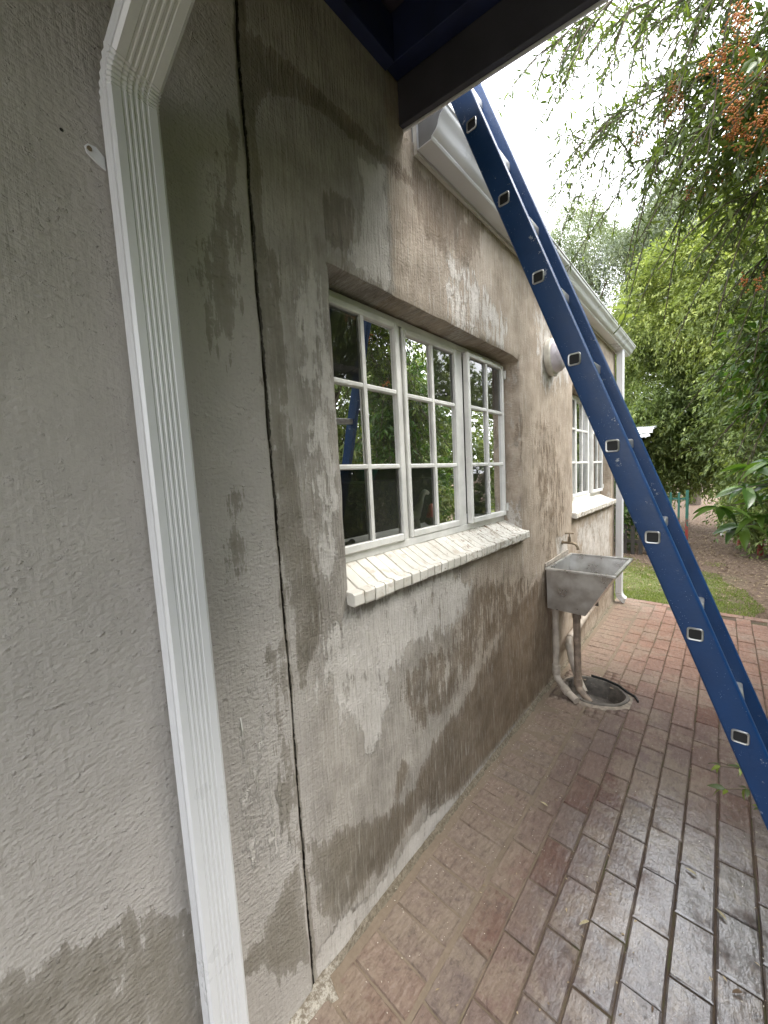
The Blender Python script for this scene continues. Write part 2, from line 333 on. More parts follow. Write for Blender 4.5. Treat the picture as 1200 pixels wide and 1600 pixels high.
BARK = simple('grey_brown_bark', (.10, .075, .055), .9, var=.35, nscale=20, bump=.01, bscale=30)
TWIG = simple('brown_twig_bark', (.11, .085, .06), .8, var=.3, nscale=30)
DFENCE = simple('weathered_dark_fence', (.05, .045, .04), .8, var=.3)
ROOFW = simple('white_roof_sheet', (.75, .76, .78), .45, var=.05)
TILE = simple('grey_roof_tile', (.12, .11, .11), .8, var=.3)
g = G('green_and_red_fence_paint'); f = g.step(g.math('ADD', g.xyz()[2], g.math('MULTIPLY', g.noise(14, 4, .6), .35)), .78, .66)
f = g.math('MULTIPLY', f, g.step(g.noise(9, 5, .7), .42, .52)); g.bsdf(g.mix(f, (.035, .15, .115), (.32, .05, .04)), .55); FMIX = g.m
LITTER = G('dry_litter'); _r = LITTER.attr('rnd'); LITTER.bsdf(LITTER.mix(_r, (.10, .06, .035), (.42, .33, .20)), .9); LITTER = LITTER.m
FLECK = G('pale_flecks'); _r = FLECK.attr('rnd'); FLECK.bsdf(FLECK.mix(_r, (.62, .58, .50), (.36, .27, .18)), .9); FLECK = FLECK.m
GRASS = leafmat('lawn_blades', (.10, .15, .035), (.17, .23, .06), (.30, .33, .12), .6, .3, .2)

# ------------------------------------------------------------------ house
house = thing('house', 'single storey house with weathered unpainted cement plaster wall and two cottage pane windows', 'house')
WIN = [(.82, 2.335), (3.42, 4.90)]; ZB, ZT = 1.225, 2.325
YE = 5.05
def blob(Y, Z, poly, fall=.05):
    """signed distance of polygon mapped to 0..1, .5 on the outline"""
    P = np.array(poly); n = len(P); d = np.full(Y.shape, 1e9); ins = np.zeros(Y.shape, bool)
    for i in range(n):
        a = P[i]; b = P[(i + 1) % n]; ab = b - a; t = np.clip(((Y - a[0]) * ab[0] + (Z - a[1]) * ab[1]) / (ab @ ab + 1e-9), 0, 1)
        d = np.minimum(d, np.hypot(Y - a[0] - t * ab[0], Z - a[1] - t * ab[1]))
        c = ((a[1] > Z) != (b[1] > Z)) & (Y < (b[0] - a[0]) * (Z - a[1]) / (b[1] - a[1] + 1e-9) + a[0]); ins ^= c
    return np.clip(.5 + np.where(ins, d, -d) / (2 * fall), 0, 1)
DAMP = dict(
 D1=([(0.58,0.5),(0.67,0.45),(0.8,0.41),(0.93,0.34),(1.13,0.32),(1.28,0.44),(1.54,0.48),(1.71,0.57),(1.91,0.64),(2.13,0.76),(2.63,0.88),(2.82,0.74),(2.9,0.03),(2.1,0.02),(1.64,0.03),(1.48,0.03),(1.31,0.1),(1.12,0.2),(0.99,0.13),(0.88,0.12),(0.78,0.14),(0.67,0.15),(0.61,0.22),(0.58,0.36)], .05, 1),
 D2=([(0.98,0.38),(1.01,0.44),(1.06,0.49),(1.1,0.44),(1.07,0.37),(1.01,0.34)], .03, 1),
 D3=([(0.33,0.33),(0.44,0.41),(0.54,0.46),(0.56,0.31),(0.56,0.11),(0.46,0.18),(0.39,0.27)], .04, 1),
 D4=([(-0.5,0.66),(-.3,.78),(-0.06,0.80),(-0.03,0.77),(0.0,0.75),(0.03,0.76),(0.06,0.72),(0.09,0.74),(0.17,0.72),(0.18,0.67),(0.24,0.62),(.33,.5),(0.26,0.2),(.2,-.1),(-.9,-.1),(-1,.6)], .025, .8),
 D7=([(0.45,2.43),(0.54,2.54),(0.52,2.07),(0.43,1.86),(0.4,2.06)], .05, .75), D7b=([(0.41,1.6),(0.47,1.64),(0.49,1.35),(0.4,1.38)], .04, .6),
 D8=([(0.82,2.52),(.9,2.57),(0.96,2.56),(0.96,2.44),(0.87,2.37),(0.82,2.39)], .03, .9),
 D9=([(1.28,2.89),(1.56,2.89),(1.79,2.92),(1.54,2.61),(1.37,2.62),(1.27,2.75)], .05, .85), D9b=([(1.5,2.78),(1.92,2.95),(1.84,2.73),(1.62,2.56)], .05, .8),
 D10=([(0.59,2.29),(0.65,2.27),(0.63,1.73),(0.69,1.42),(0.70,1.13),(0.61,1.0),(0.57,1.36),(0.57,1.91)], .03, .9),
 D11=([(1.64,1.1),(1.82,1.09),(2.14,0.98),(2.45,0.97),(2.56,0.62),(1.95,0.66),(1.68,0.62),(1.39,0.49),(1.15,0.53),(1.0,0.8),(1.13,0.88),(1.42,0.86)], .07, .62),
 D12=([(0.48,1.2),(0.56,1.18),(0.56,0.5),(0.47,0.64)], .04, .68), D13=([(2.03,2.3),(2.34,2.3),(2.36,1.65),(2.09,1.77)], .04, .8),
 seam=([(.57,2.815),(1.1,2.815),(1.5,2.80),(1.5,2.765),(1.1,2.765),(.8,2.755),(.66,2.70),(.57,2.6)], .02, .95),
 crack=([(.548,3.2),(.595,3.2),(.60,2.3),(.578,1.9),(.574,.9),(.585,0),(.555,0),(.557,1.5),(.55,2.3)], .012, .95),
 far=([(2.55,2.2),(3.1,1.9),(3.3,1.0),(2.7,.8),(2.5,1.4)], .15, .52), far2=([(3.4,1.0),(4.9,.6),(4.9,0),(3.2,0)], .15, .55))
PALE = dict(
 L1=([(0.64,1.13),(0.8,1.19),(1.44,1.19),(1.69,1.08),(1.65,0.91),(1.42,0.9),(1.13,0.92),(1.02,0.88),(0.96,0.7),(0.88,0.61),(0.82,0.63),(0.77,0.82),(0.65,1.01)], .06, .85),
 L2=([(0.97,2.72),(1.13,2.76),(1.13,2.34),(0.9,2.35),(1.0,2.56)], .03, .95), L3=([(0.68,2.29),(0.83,2.3),(0.83,1.86),(0.81,1.31),(0.7,1.33),(0.67,1.74)], .06, .68),
 L4=([(2.62,2.74),(3.18,2.77),(3.36,2.32),(2.74,2.14),(2.57,2.45)], .1, .68), L5=([(1.54,2.7),(2.22,2.5),(2.12,2.3),(1.47,2.3)], .07, .66),
 L6=([(0.55,0.12),(0.68,0.13),(0.91,0.09),(1.12,0.13),(1.4,0.07),(1.9,0.05),(2.6,.04),(2.6,-.1),(0.55,-0.1)], .03, .85),
 L7=([(3.49,1.14),(4.87,1.18),(4.88,0.43),(4.14,0.52),(3.48,0.91)], .12, .7), L8=([(0.46,1.21),(0.51,1.19),(0.53,0.52),(0.41,0.49),(0.37,0.79)], .06, .55),
 L9=([(2.95,1.11),(3.25,1.09),(3.25,0.9),(3.0,0.87)], .03, 1))
def crack_y(z): return .5635 + .0022 * math.sin(z * 2.1) + .0009 * math.sin(z * 13 + 1) + .0006 * math.sin(z * 41)
def wall_mesh():
    ys = set(np.round(np.arange(-2.5, YE + .001, .02), 3)); zs = set(np.round(np.arange(-.05, 3.45, .02), 3))
    ys = sorted(y for y in ys if not .535 < y < .59) + list(np.arange(.535, .5901, .0025)); zs = sorted(zs)
    edges_y = [a for p in WIN for a in p] + [YE, 1.3]; edges_z = [ZB, ZT, 2.95]
    def snap(arr, vals):
        arr = np.array(sorted(arr))
        for v in vals: arr[np.argmin(abs(arr - v))] = v
        return arr
    ys = snap(ys, edges_y); zs = snap(zs, edges_z); ny, nz = len(ys), len(zs)
    Y, Z = np.meshgrid(ys, zs, indexing='ij'); Xx = np.zeros_like(Y)
    for i in range(ny):
        for j in range(nz):
            y, z = ys[i], zs[j]; p = Vector((0, y, z))
            d = .004 * noise.noise(p * 2.2) + .0022 * noise.noise(p * 8) + .0012 * noise.noise(Vector((0, y * 30, z * 9)))
            cy = crack_y(z); a = abs(y - cy)
            wdt = .0020 + .0026 * noise.noise(Vector((3, 0, z * 9)))
            if a < wdt and z < 3.1: d -= .014
            if y < cy: d += .007 * (1 if cy - y > .01 else (cy - y) / .01) * (1 if y > -9 else 0)
            if z > 2.79 and y < 1.3: d += .006
            if y > 1.14: d -= .003 * min(1, (y - 1.14) / .02)
            Xx[i, j] = d
    # uneven plaster arrises round the openings (moves the grid lines, not the picture)
    for (a, b) in WIN:
        ia, ib = int(np.argmin(abs(ys - a))), int(np.argmin(abs(ys - b))); ja, jb = int(np.argmin(abs(zs - ZB))), int(np.argmin(abs(zs - ZT)))
        for i in range(ia, ib + 1):
            t = (ys[i] - a) / (b - a); Z[i, jb] += .006 * noise.noise(Vector((ys[i] * 9, 0, 5))) - (.02 * max(0, (t - .9) / .1) ** 2); Xx[i, jb] -= .006
        for j in range(ja, jb + 1):
            Y[ia, j] += .004 * noise.noise(Vector((0, 7, zs[j] * 9))); Y[ib, j] += .006 * noise.noise(Vector((0, 3, zs[j] * 9))); Xx[ib, j] -= .005; Xx[ia, j] -= .005
    V = np.stack([Xx, Y, Z], -1).reshape(-1, 3); F = []
    for i in range(ny - 1):
        for j in range(nz - 1):
            yc, zc = (ys[i] + ys[i + 1]) / 2, (zs[j] + zs[j + 1]) / 2
            if any(a < yc < b for a, b in WIN) and ZB < zc < ZT: continue
            if yc > 1.3 and zc > 2.95: continue
            F.append((i * nz + j, (i + 1) * nz + j, (i + 1) * nz + j + 1, i * nz + j + 1))
    dmp = np.zeros(len(V)); pl = np.zeros(len(V)); Yf, Zf = V[:, 1], V[:, 2]
    for p, f, k in DAMP.values(): dmp = np.maximum(dmp, blob(Yf, Zf, p, f) * k)
    for p, f, k in PALE.values(): pl = np.maximum(pl, blob(Yf, Zf, p, f) * k)
    # reveals: follow the displaced opening border back into the wall
    V = list(map(tuple, V)); F = list(F); da = list(dmp); pa = list(pl); idx = lambda i, j: i * nz + j
    for (a, b) in WIN:
        ia, ib = int(np.argmin(abs(ys - a))), int(np.argmin(abs(ys - b))); ja, jb = int(np.argmin(abs(zs - ZB))), int(np.argmin(abs(zs - ZT)))
        for line, slope in (([idx(i, jb) for i in range(ia, ib + 1)], (0, -.008)), ([idx(ib, j) for j in range(ja, jb + 1)], (-.03, 0)), ([idx(ia, j) for j in range(ja, jb + 1)], (.005, 0)), ([idx(i, ja) for i in range(ia, ib + 1)], (0, 0))):
            prev = line
            for s in (.012, .04, .07, .10, .135, .24):
                cur = []
                for v in line:
                    x, y, z = V[v]; k = s / .135 if s < .2 else 1
                    V.append((-s, y + slope[0] * k + .002 * noise.noise(Vector((s * 30, y * 9, z * 9))), z + slope[1] * k))
                    q = Vector((s * 4, y * 3, z * 3)); da.append(.38 + .3 * noise.noise(q)); pa.append(.42 - .3 * noise.noise(q * 1.3)); cur.append(len(V) - 1)
                for t in range(len(line) - 1): F.append((prev[t], prev[t + 1], cur[t + 1], cur[t]))
                prev = cur
    return tree_mesh('wall', V, F, PL, dict(damp=da, pale=pa))
wm = wall_mesh(); import bmesh
bmq = bmesh.new(); bmq.from_mesh(wm); bmesh.ops.recalc_face_normals(bmq, faces=bmq.faces); bmq.to_mesh(wm); bmq.free()
wo = obj('wall', wm, None, house); wm.polygons.foreach_set('use_smooth', [True] * len(wm.polygons)); wm.set_sharp_from_angle(angle=math.radians(50))
mb = MB(); mb.box(-4.2, -.02, YE - .005, YE + .012, -.05, 2.94); mb.box(-.24, -.004, 1.32, YE - .01, 2.93, 2.95); mb.box(-4.2, -.02, -2.5, 1.29, 3.40, 3.45)
obj('end_wall', mb, PL, house)
# the rooms behind the windows
mb = MB(); R0, R1 = -3.6, -.245
mb.box(R0 - .05, R0, -2.4, 4.98, 0, 2.8); mb.box(R0, R1, -2.45, -2.4, 0, 2.8); mb.box(R0, R1, 4.98, 5.03, 0, 2.8); mb.box(R0, R1, -2.4, 4.98, 2.8, 2.85); mb.box(R0, R1, -2.4, 4.98, .02, .06); mb.box(R0, R1, 2.85, 2.95, .06, 2.8)
for a, b in ((-2.4, .82), (2.335, 2.85), (2.95, 3.42), (4.90, 4.98)): mb.box(-.26, -.245, a, b, .06, 2.8)
for a, b in WIN: mb.box(-.26, -.245, a, b, .06, ZB - .02); mb.box(-.26, -.245, a, b, ZT, 2.8)
obj('room_lining', mb, ROOM, house)
mb = MB()
for a, b in WIN: mb = MB(); mb.box(-.42, -.155, a - .03, b + .03, 1.27, 1.345); obj('inner_sill', mb, WHITE, house, bevel=.004)
mb = MB(); mb.box(-4.2, -.01, 1.32, 5.3, 2.955, 2.965); mb.add([(.06, 1.3, 3.03), (.06, 5.38, 3.03), (-4, 5.38, 4.9), (-4, 1.3, 4.9), (.06, 1.3, 3.07), (.06, 5.38, 3.07), (-4, 5.38, 4.94), (-4, 1.3, 4.94)], [(0, 1, 2, 3), (7, 6, 5, 4), (0, 4, 5, 1), (1, 5, 6, 2), (2, 6, 7, 3), (3, 7, 4, 0)])
obj('roof', mb, TILE, house)
mb = MB(); mb.box(-.004, .012, 1.31, 5.35, 2.905, 3.03); obj('fascia_board', mb, WOODW, house)
# mortar haunching along the wall foot
V = []; F = []
for i in range(260):
    y = .15 + i * .0189
    n1 = noise.noise(Vector((y * 9, 0, 0))); n2 = noise.noise(Vector((y * 31, 5, 0)))
    wd = .016 + .010 * n1 + .012 * n2 + (.05 if .15 < y < .62 else 0) * (1 + n1); hh = .012 + .008 * n2 + .006 * n1
    V += [(.0, y, hh + .01), (.008, y, hh), (wd * .6, y, .008 + .003 * n2), (wd, y, -.003)]
for i in range(259):
    for k in range(3): F.append((i * 4 + k, i * 4 + k + 1, (i + 1) * 4 + k + 1, (i + 1) * 4 + k))
FIL = G('crumbly_mortar'); _n = FIL.noise(70, 6, .8); _w = FIL.step(FIL.math('ADD', FIL.xyz()[1], FIL.math('MULTIPLY', FIL.noise(9, 4, .6), .5)), 1.1, .7)
FIL.bsdf(FIL.mix(_w, FIL.mix(FIL.step(_n, .35, .65), (.15, .125, .09), (.32, .275, .21)), FIL.mix(FIL.step(_n, .4, .6), (.25, .21, .16), (.60, .56, .49))), .95, 0, FIL.bump(FIL.math('ADD', _n, FIL.noise(25, 4, .6)), 1.0, .012), .2)
obj('mortar_fillet', tree_mesh('mortar_fillet', V, F, FIL.m), None, house)

def window(y0, y1, ztop=2.305, zbot=1.335, sections=((.845, 1.275), (1.315, 1.765), (1.835, 2.275)), hinge=True, curtain=False, off=0.0):
    w = bpy.data.objects.new('window', None); COL.objects.link(w); w.parent = house
    X = -.12
    secs = [(a + off, b + off) for a, b in sections]
    mb = MB(); T = .03
    mb.box(X - .035, X + .006, y0, y1, ztop - .022, ztop + .008); mb.box(X - .035, X + .008, y0, y1, zbot - .018, zbot + .016)
    mb.box(X - .035, X + .006, y0, secs[0][0] - .002, zbot + .016, ztop - .022); mb.box(X - .035, X + .006, secs[2][1] + .012, y1, zbot + .016, ztop - .022)
    for k in (0, 1): mb.box(X - .035, X + .004, secs[k][1] + .006, secs[k + 1][0] - .006, zbot + .016, ztop - .022)
    obj('frame', mb, WHITE, w, bevel=.003)
    zb, zt = zbot + .018, ztop - .024
    for k, (a, b) in enumerate(secs):
        xo = X + (.012 if k != 1 else 0) + (.012 if k == 2 else 0)
        s = .024; cs = MB()
        cs.box(xo - .02, xo + .012, a, a + s, zb, zt); cs.box(xo - .02, xo + .012, b - s, b, zb, zt); cs.box(xo - .02, xo + .0122, a + s, b - s, zt - s, zt); cs.box(xo - .02, xo + .0122, a + s, b - s, zb, zb + s + .006)
        obj('casement', cs, WHITE, w, bevel=.003)
        ym = (a + b) / 2; rows = [zb + s + .006, zb + (zt - zb) * .352, zb + (zt - zb) * .69, zt - s]
        v = MB(); v.add([(xo + .009, ym, rows[0]), (xo - .012, ym - .011, rows[0]), (xo - .012, ym + .011, rows[0]), (xo + .009, ym, rows[3]), (xo - .012, ym - .011, rows[3]), (xo - .012, ym + .011, rows[3])], [(0, 1, 4, 3), (0, 3, 5, 2), (1, 2, 5, 4)])
        v.box(xo + .002, xo + .0095, ym - .009, ym + .009, rows[0], rows[3]); obj('glazing_bar', v, WHITE, w)
        for r in (1, 2):
            v = MB(); v.box(xo - .012, xo + .0085, a + s, b - s, rows[r] - .010, rows[r] + .010); obj('glazing_bar', v, WHITE, w, bevel=.004)
        for r in range(3):
            for (p, q) in ((a + s, ym - .009), (ym + .009, b - s)):
                v = MB(); j = .0006 * random.random(); v.add([(xo - .004, p, rows[r] + .002), (xo - .004 + j, q, rows[r] + .002), (xo - .004 + j, q, rows[r + 1]), (xo - .004, p, rows[r + 1])], [(0, 1, 2, 3)])
                obj('pane', v, GL, w)
    for k, y in ((2, secs[2][1] + .012),):
        for z in (zb + .03, zt - .07):
            v = MB(); v.box(X + .018, X + .038, y - .008, y + .012, z, z + .042); v.tube([(X + .036, y + .006, z - .004), (X + .036, y + .006, z + .046)], .006); obj('hinge', v, WHITE, w)
    if curtain:
        V = []; F = []; n = 160
        for i in range(n): 
            y = y0 + .03 + (y1 - y0 - .06) * i / (n - 1); x = -.21 + .018 * math.sin(y * 75) + .008 * math.sin(y * 31)
            V += [(x, y, zbot + .01), (x, y, ztop)]
        F = [(2 * i, 2 * i + 2, 2 * i + 3, 2 * i + 1) for i in range(n - 1)]
        obj('curtain', tree_mesh('curtain', V, F, CURT), None, w)
    return w
window(.83, 2.30); window(3.43, 4.87, off=2.59, curtain=True)
def sill(y0, y1):
    w = bpy.data.objects.new('window_sill', None); COL.objects.link(w); w.parent = house
    n = int(round((y1 - y0) / .0528)); p = (y1 - y0) / n; meshes = []
    for k in range(6):
        q = random.Random(k + 5); hw = p / 2 - .0023; mb = MB(); r = lambda a: q.uniform(-a, a)
        # side profile in x,z: sloping top, rounded nose
        prof = [(-.125, 1.262), (-.125, 1.322), (-.06, 1.286 + r(.001)), (.0, 1.2525 + r(.001)), (.031, 1.2485 + r(.001)), (.0368 + r(.001), 1.243), (.036 + r(.002), 1.207 + r(.002)), (.031, 1.201 + r(.003)), (-.02, 1.207)]
        rings = []
        for (yy, ins) in ((-hw, .0022), (-hw + .003, 0), (hw - .003, 0), (hw, .0022)):
            cx, cz = -.04, 1.25; rings.append([(x - cx + (ins if x < cx else -ins), yy, z - cz + (ins if z < cz else -ins)) for x, z in prof])
        mb.loft(rings); me = mb.mesh('brick'); me.materials.append(SI); meshes.append(me)
    for i in range(n):
        o = bpy.data.objects.new('brick', meshes[random.randrange(6)]); COL.objects.link(o); o.parent = w
        o.location = (-.04 + random.uniform(-.0015, .002), y0 + p * (i + .5), 1.25 + random.uniform(-.0012, .0012)); o.rotation_euler = (random.uniform(-.01, .01), random.uniform(-.01, .01), random.uniform(-.012, .012))
    mb = MB(); mb.add([(x, y, z) for y in (y0 + .004, y1 - .004) for x, z in ((-.124, 1.26), (-.124, 1.318), (-.06, 1.282), (.0, 1.2485), (.030, 1.243), (.029, 1.21))], [(0, 1, 2, 3, 4, 5), (11, 10, 9, 8, 7, 6)] + [(i, (i + 1) % 6, (i + 1) % 6 + 6, i + 6) for i in range(6)])
    obj('mortar', mb, simple('sill_mortar', (.40, .36, .30), .9, var=.3, nscale=50), w)
sill(.81, 2.345); sill(3.38, 4.93)
# fluted rectangular pipe profile helper
def fluted(wd, dp, n=5, ins=.0012):
    pts = []
    def side(x0, y0, x1, y1, flutes):
        L = math.hypot(x1 - x0, y1 - y0); tx, ty = (x1 - x0) / L, (y1 - y0) / L; nx, ny = -ty, tx
        c = .006; pts.append((x0 + tx * c, y0 + ty * c)); a = .22 * L; b = .78 * L; st = (b - a) / flutes
        for i in range(flutes):
            s = a + i * st
            for u, d in ((.15, 0), (.3, ins), (.7, ins), (.85, 0)): pts.append((x0 + tx * (s + st * u) + nx * d, y0 + ty * (s + st * u) + ny * d))
        pts.append((x1 - tx * c, y1 - ty * c))
    h, k = wd / 2, dp / 2
    side(-h, -k, h, -k, n); side(h, -k, h, k, 3); side(h, k, -h, k, n); side(-h, k, -h, -k, 3)
    return pts
# near downpipe
dp = thing('downpipe', 'white fluted rectangular downpipe with crimped elbow on the near wall beside the cracked plaster', 'downpipe', (.045, .285, 0))
prof = fluted(.088, .066)
def vring(c, T, prof, s=1.0): return [tuple(Vector(c) + T[0] * a * s + T[1] * b * s) for a, b in prof]
mb = MB(); Ey = Vector((0, 1, 0)); Ex = Vector((-1, 0, 0))
mb.loft([vring((.045, .285, z), (Ey, Ex), prof) for z in (.0, .7, 1.4, 2.1, 2.395)]); obj('pipe', mb, ALU, dp, smooth='auto')
d1 = Vector((1, .28, .92)).normalized(); path = []; c0 = Vector((.045, .285, 2.39))
def frame(t):
    s = Vector((0, 1, 0)) - t * t.y; s.normalize(); return s, t.cross(s) * 1
rings = []; up = Vector((0, 0, 1)); pos = c0.copy()
for i in range(15):
    k = i / 14; t = up.lerp(d1, k).normalized(); s, n = frame(t); n = s.cross(t) * -1
    n = -(t.cross(s)) ; n = n if n.x < 0 else -n
    rings.append(vring(pos, (s, n), prof, 1.02 if i % 2 else .972)); pos = pos + t * .0055
mb = MB(); mb.loft(rings); obj('elbow', mb, ALU, dp, smooth='auto')
s, n = frame(d1); n = -(d1.cross(s)); n = n if n.x < 0 else -n
mb = MB(); mb.loft([vring(pos + d1 * k, (s, n), prof, 1.0) for k in (-.01, .3, .62)]); obj('upper_pipe', mb, ALU, dp, smooth='auto')
mb = MB(); pr = [(.234 + .0, 2.285), (.234, 2.31), (.222, 2.322), (.208, 2.322), (.202, 2.314), (.204, 2.303), (.218, 2.292)]
mb.loft([[(x, y + .006, z - .012) for y, z in pr] for x in (.010, .0135)]); br_ = obj('bracket', mb, ALU, dp, bevel=.0012)
mb = MB(); mb.lathe([(.0, 0), (.0045, 0), (.004, .0025), (.0, .003)], Matrix.Translation((.0135, .2155, 2.300)) @ Matrix.Rotation(math.pi / 2, 4, 'Y'), 10)
sc_ = obj('screw', mb, BRASS); sc_.parent = br_
# far downpipe at the corner of the house
dp2 = thing('downpipe', 'white downpipe with curved shoe at the far corner of the house by the lawn', 'downpipe', (.05, 5.03, 0))
mb = MB(); mb.loft([vring((.052, 5.04, z), (Ey, Ex), prof) for z in (.13, 1., 2.0, 2.93)]); obj('pipe', mb, ALU, dp2, smooth='auto')
rings = []; pos = Vector((.052, 5.04, .14)); dn = Vector((0, 0, -1)); de = Vector((1, .12, -.35)).normalized()
for i in range(11):
    k = i / 10; t = dn.lerp(de, k).normalized(); s = Vector((0, 1, 0)) - t * t.y; s.normalize(); n = t.cross(s); n = n if (n.z < 0 or n.x < -.5) else -n
    rings.append(vring(pos, (s, n), prof, 1.05 if i % 2 else .98)); pos = pos + t * .013
mb = MB(); mb.loft(rings, caps=False); obj('shoe', mb, ALU, dp2)
# gutter
gt = thing('gutter', 'white ogee rain gutter along the eave above the windows, open near end', 'gutter', (.08, 1.31, 2.92))
og = [(.014, 3.018), (.014, 2.918), (.018, 2.914), (.083, 2.914), (.088, 2.919), (.088, 2.926), (.094, 2.929), (.106, 2.936), (.115, 2.948), (.119, 2.962), (.127, 2.974), (.139, 2.982), (.144, 2.990), (.144, 3.004), (.150, 3.004), (.150, 3.010), (.142, 3.0095), (.1405, 2.991), (.136, 2.985), (.124, 2.977), (.116, 2.964), (.112, 2.950), (.104, 2.939), (.093, 2.932), (.084, 2.9265), (.082, 2.9175), (.0175, 2.9175), (.0175, 3.018)]
mb = MB(); mb.loft([[(x, y, z) for x, z in og] for y in (1.31, 2.6, 4.0, 5.37)]); obj('trough', mb, ALU, gt, smooth='auto')
mb = MB(); ec = og[:14]; mb.add([(x, y, z) for y in (1.318, 1.3195) for x, z in ec], [tuple(range(14)), tuple(range(27, 13, -1))]); obj('end_cap', mb, DARKIN, gt)
mb = MB(); mb.add([(x, y, z) for y in (5.362, 5.3645) for x, z in ec], [tuple(range(14)), tuple(range(27, 13, -1))]); obj('end_cap', mb, ALU, gt)
for y in (3.255, 4.70): mb = MB(); mb.box(.016, .087, y, y + .006, 2.9125, 2.9138); obj('joint_seam', mb, DARKIN, gt)

# porch roof overhead
pr = thing('porch_roof', 'dark underside of porch roof with navy beams and charcoal edge board overhead', 'porch roof', (0, 1.2, 3.1))
sl_ = -.15
def slab(mb, x0, x1, y0, y1, za, zb): mb.add([(x, y, z + sl_ * x) for x in (x0, x1) for y in (y0, y1) for z in (za, zb)], [(0, 1, 3, 2), (4, 6, 7, 5), (0, 4, 5, 1), (2, 3, 7, 6), (0, 2, 6, 4), (1, 5, 7, 3)])
XE = 1.3
mb = MB(); slab(mb, .006, XE + .05, -2.4, 1.245, 3.262, 3.285); obj('ceiling', mb, CEIL, pr)
mb = MB(); mb.box(.006, .05, -2.4, 1.145, 3.088, 3.235); obj('wall_plate', mb, NAVY, pr, bevel=.002)
for y in (1.148, .15, -.85, -1.9):
    mb = MB(); slab(mb, .052 if y < 1.1 else .006, XE, y, y + .062, 3.10, 3.258); obj('rafter', mb, NAVY, pr, bevel=.002)
mb = MB(); slab(mb, .006, XE + .05, 1.212, 1.234, 2.950, 3.26); obj('edge_board', mb, CHAR, pr, bevel=.0015)
mb = MB(); mb.box(XE, XE + .03, -2.4, 1.21, 2.85, 3.05); obj('edge_board', mb, CHAR, pr)
mb = MB(); slab(mb, .004, XE + .06, 1.2345, 1.240, 2.943, 3.30); obj('drip_edge', mb, ALU, pr)

# ------------------------------------------------------------------ ladder
P0 = Vector((.2652, 1.2868, 2.835)); U = Vector((.342, .0537, -.938)).normalized(); Nn = Vector((.9394, 0, .3425)); Nn = (Nn - U * Nn.dot(U)).normalized(); Wn = Vector((0, 1, 0)); Wn = (Wn - U * Wn.dot(U) - Nn * Wn.dot(Nn)).normalized()
if Wn.y < 0: Wn = -Wn
foot = P0 + U * 3.0
lad = thing('ladder', 'blue ladder with bare aluminium rungs leaning against the gutter above the brick paving', 'ladder', tuple(foot))
def LP(n, u, w_): return tuple(P0 + Nn * n + U * u + Wn * w_)
def channel(d):
    a, b, c = -.0325, .042, .0065; o = []
    for cx, cy, a0 in ((a + c, c, 180), (b - c, c, 270), (b - c, .028 - c, 0), (a + c, .028 - c, 90)):
        for k in range(4): t = math.radians(a0 + 30 * k); o.append((cx + c * math.cos(t), (cy + c * math.sin(t)) * d))
    return o
for w0, d in ((0, 1), (.318, -1)):
    mb = MB(); mb.loft([[LP(n, u, w0 + ww) for n, ww in channel(d)] for u in (-.44, -.42, .6, 1.8, 2.98)]); obj('rail', mb, BLUE, lad, smooth='auto')
    mb = MB(); mb.loft([[LP(n, u, w0 + ww * d) for n, ww in ((-.034, -.003), (.043, -.003), (.043, .034), (-.034, .034))] for u in (2.94, 3.015)]); obj('foot', mb, BLACK, lad, bevel=.004)
def rsq(h, r, n=4):
    o = []
    for cx, cy, a0 in ((h - r, h - r, 0), (-h + r, h - r, 90), (-h + r, -h + r, 180), (h - r, -h + r, 270)):
        for k in range(n): a = math.radians(a0 + 90 * k / (n - 1)); o.append((cx + r * math.cos(a), cy + r * math.sin(a)))
    return o
ex, ez = Vector((1, 0, 0)), Vector((0, 0, 1))
# rung flats lie level: turn them with the ladder only slightly
for i in range(-1, 10):
    c = P0 + U * .3038 * i; mb = MB(); ro, ri = rsq(.0175, .0065), rsq(.0148, .005); rimo, rimi = rsq(.0195, .008), rsq(.0148, .005)
    R = lambda prof, w_: [tuple(c + ex * a + ez * b + Wn * w_ - U * 0) for a, b in prof]
    obj_rung = [R(ro, .2895), R(ro, .0285)]; mb.loft(obj_rung, caps=False)
    seq = [R(ro, -.0005), R(rimo, -.001), R(rsq(.0195, .008), -.0035), R(rsq(.0178, .007), -.0052), R(rimi, -.0045), R(ri, -.0008)]
    mb.loft(seq, caps=False); rims = [R(ro, .3185), R(rimo, .319), R(rimo, .322), R(rimi, .3225), R(ri, .3185)]; mb.loft(rims, caps=False)
    me = mb.mesh('rung'); me.materials.append(RUNG); me.materials.append(BLACK)
    for p in me.polygons: p.use_smooth = True
    me.set_sharp_from_angle(angle=math.radians(40)); o = obj('rung', me, None, lad)
    mb = MB(); mb.add(R(ri, -.0012) + R(ri, .0), [tuple(range(16))]); q = obj('rung_hole_shade', mb, BLACK); q.parent = o  # black disc stands in for the shaded inside of the hollow rung

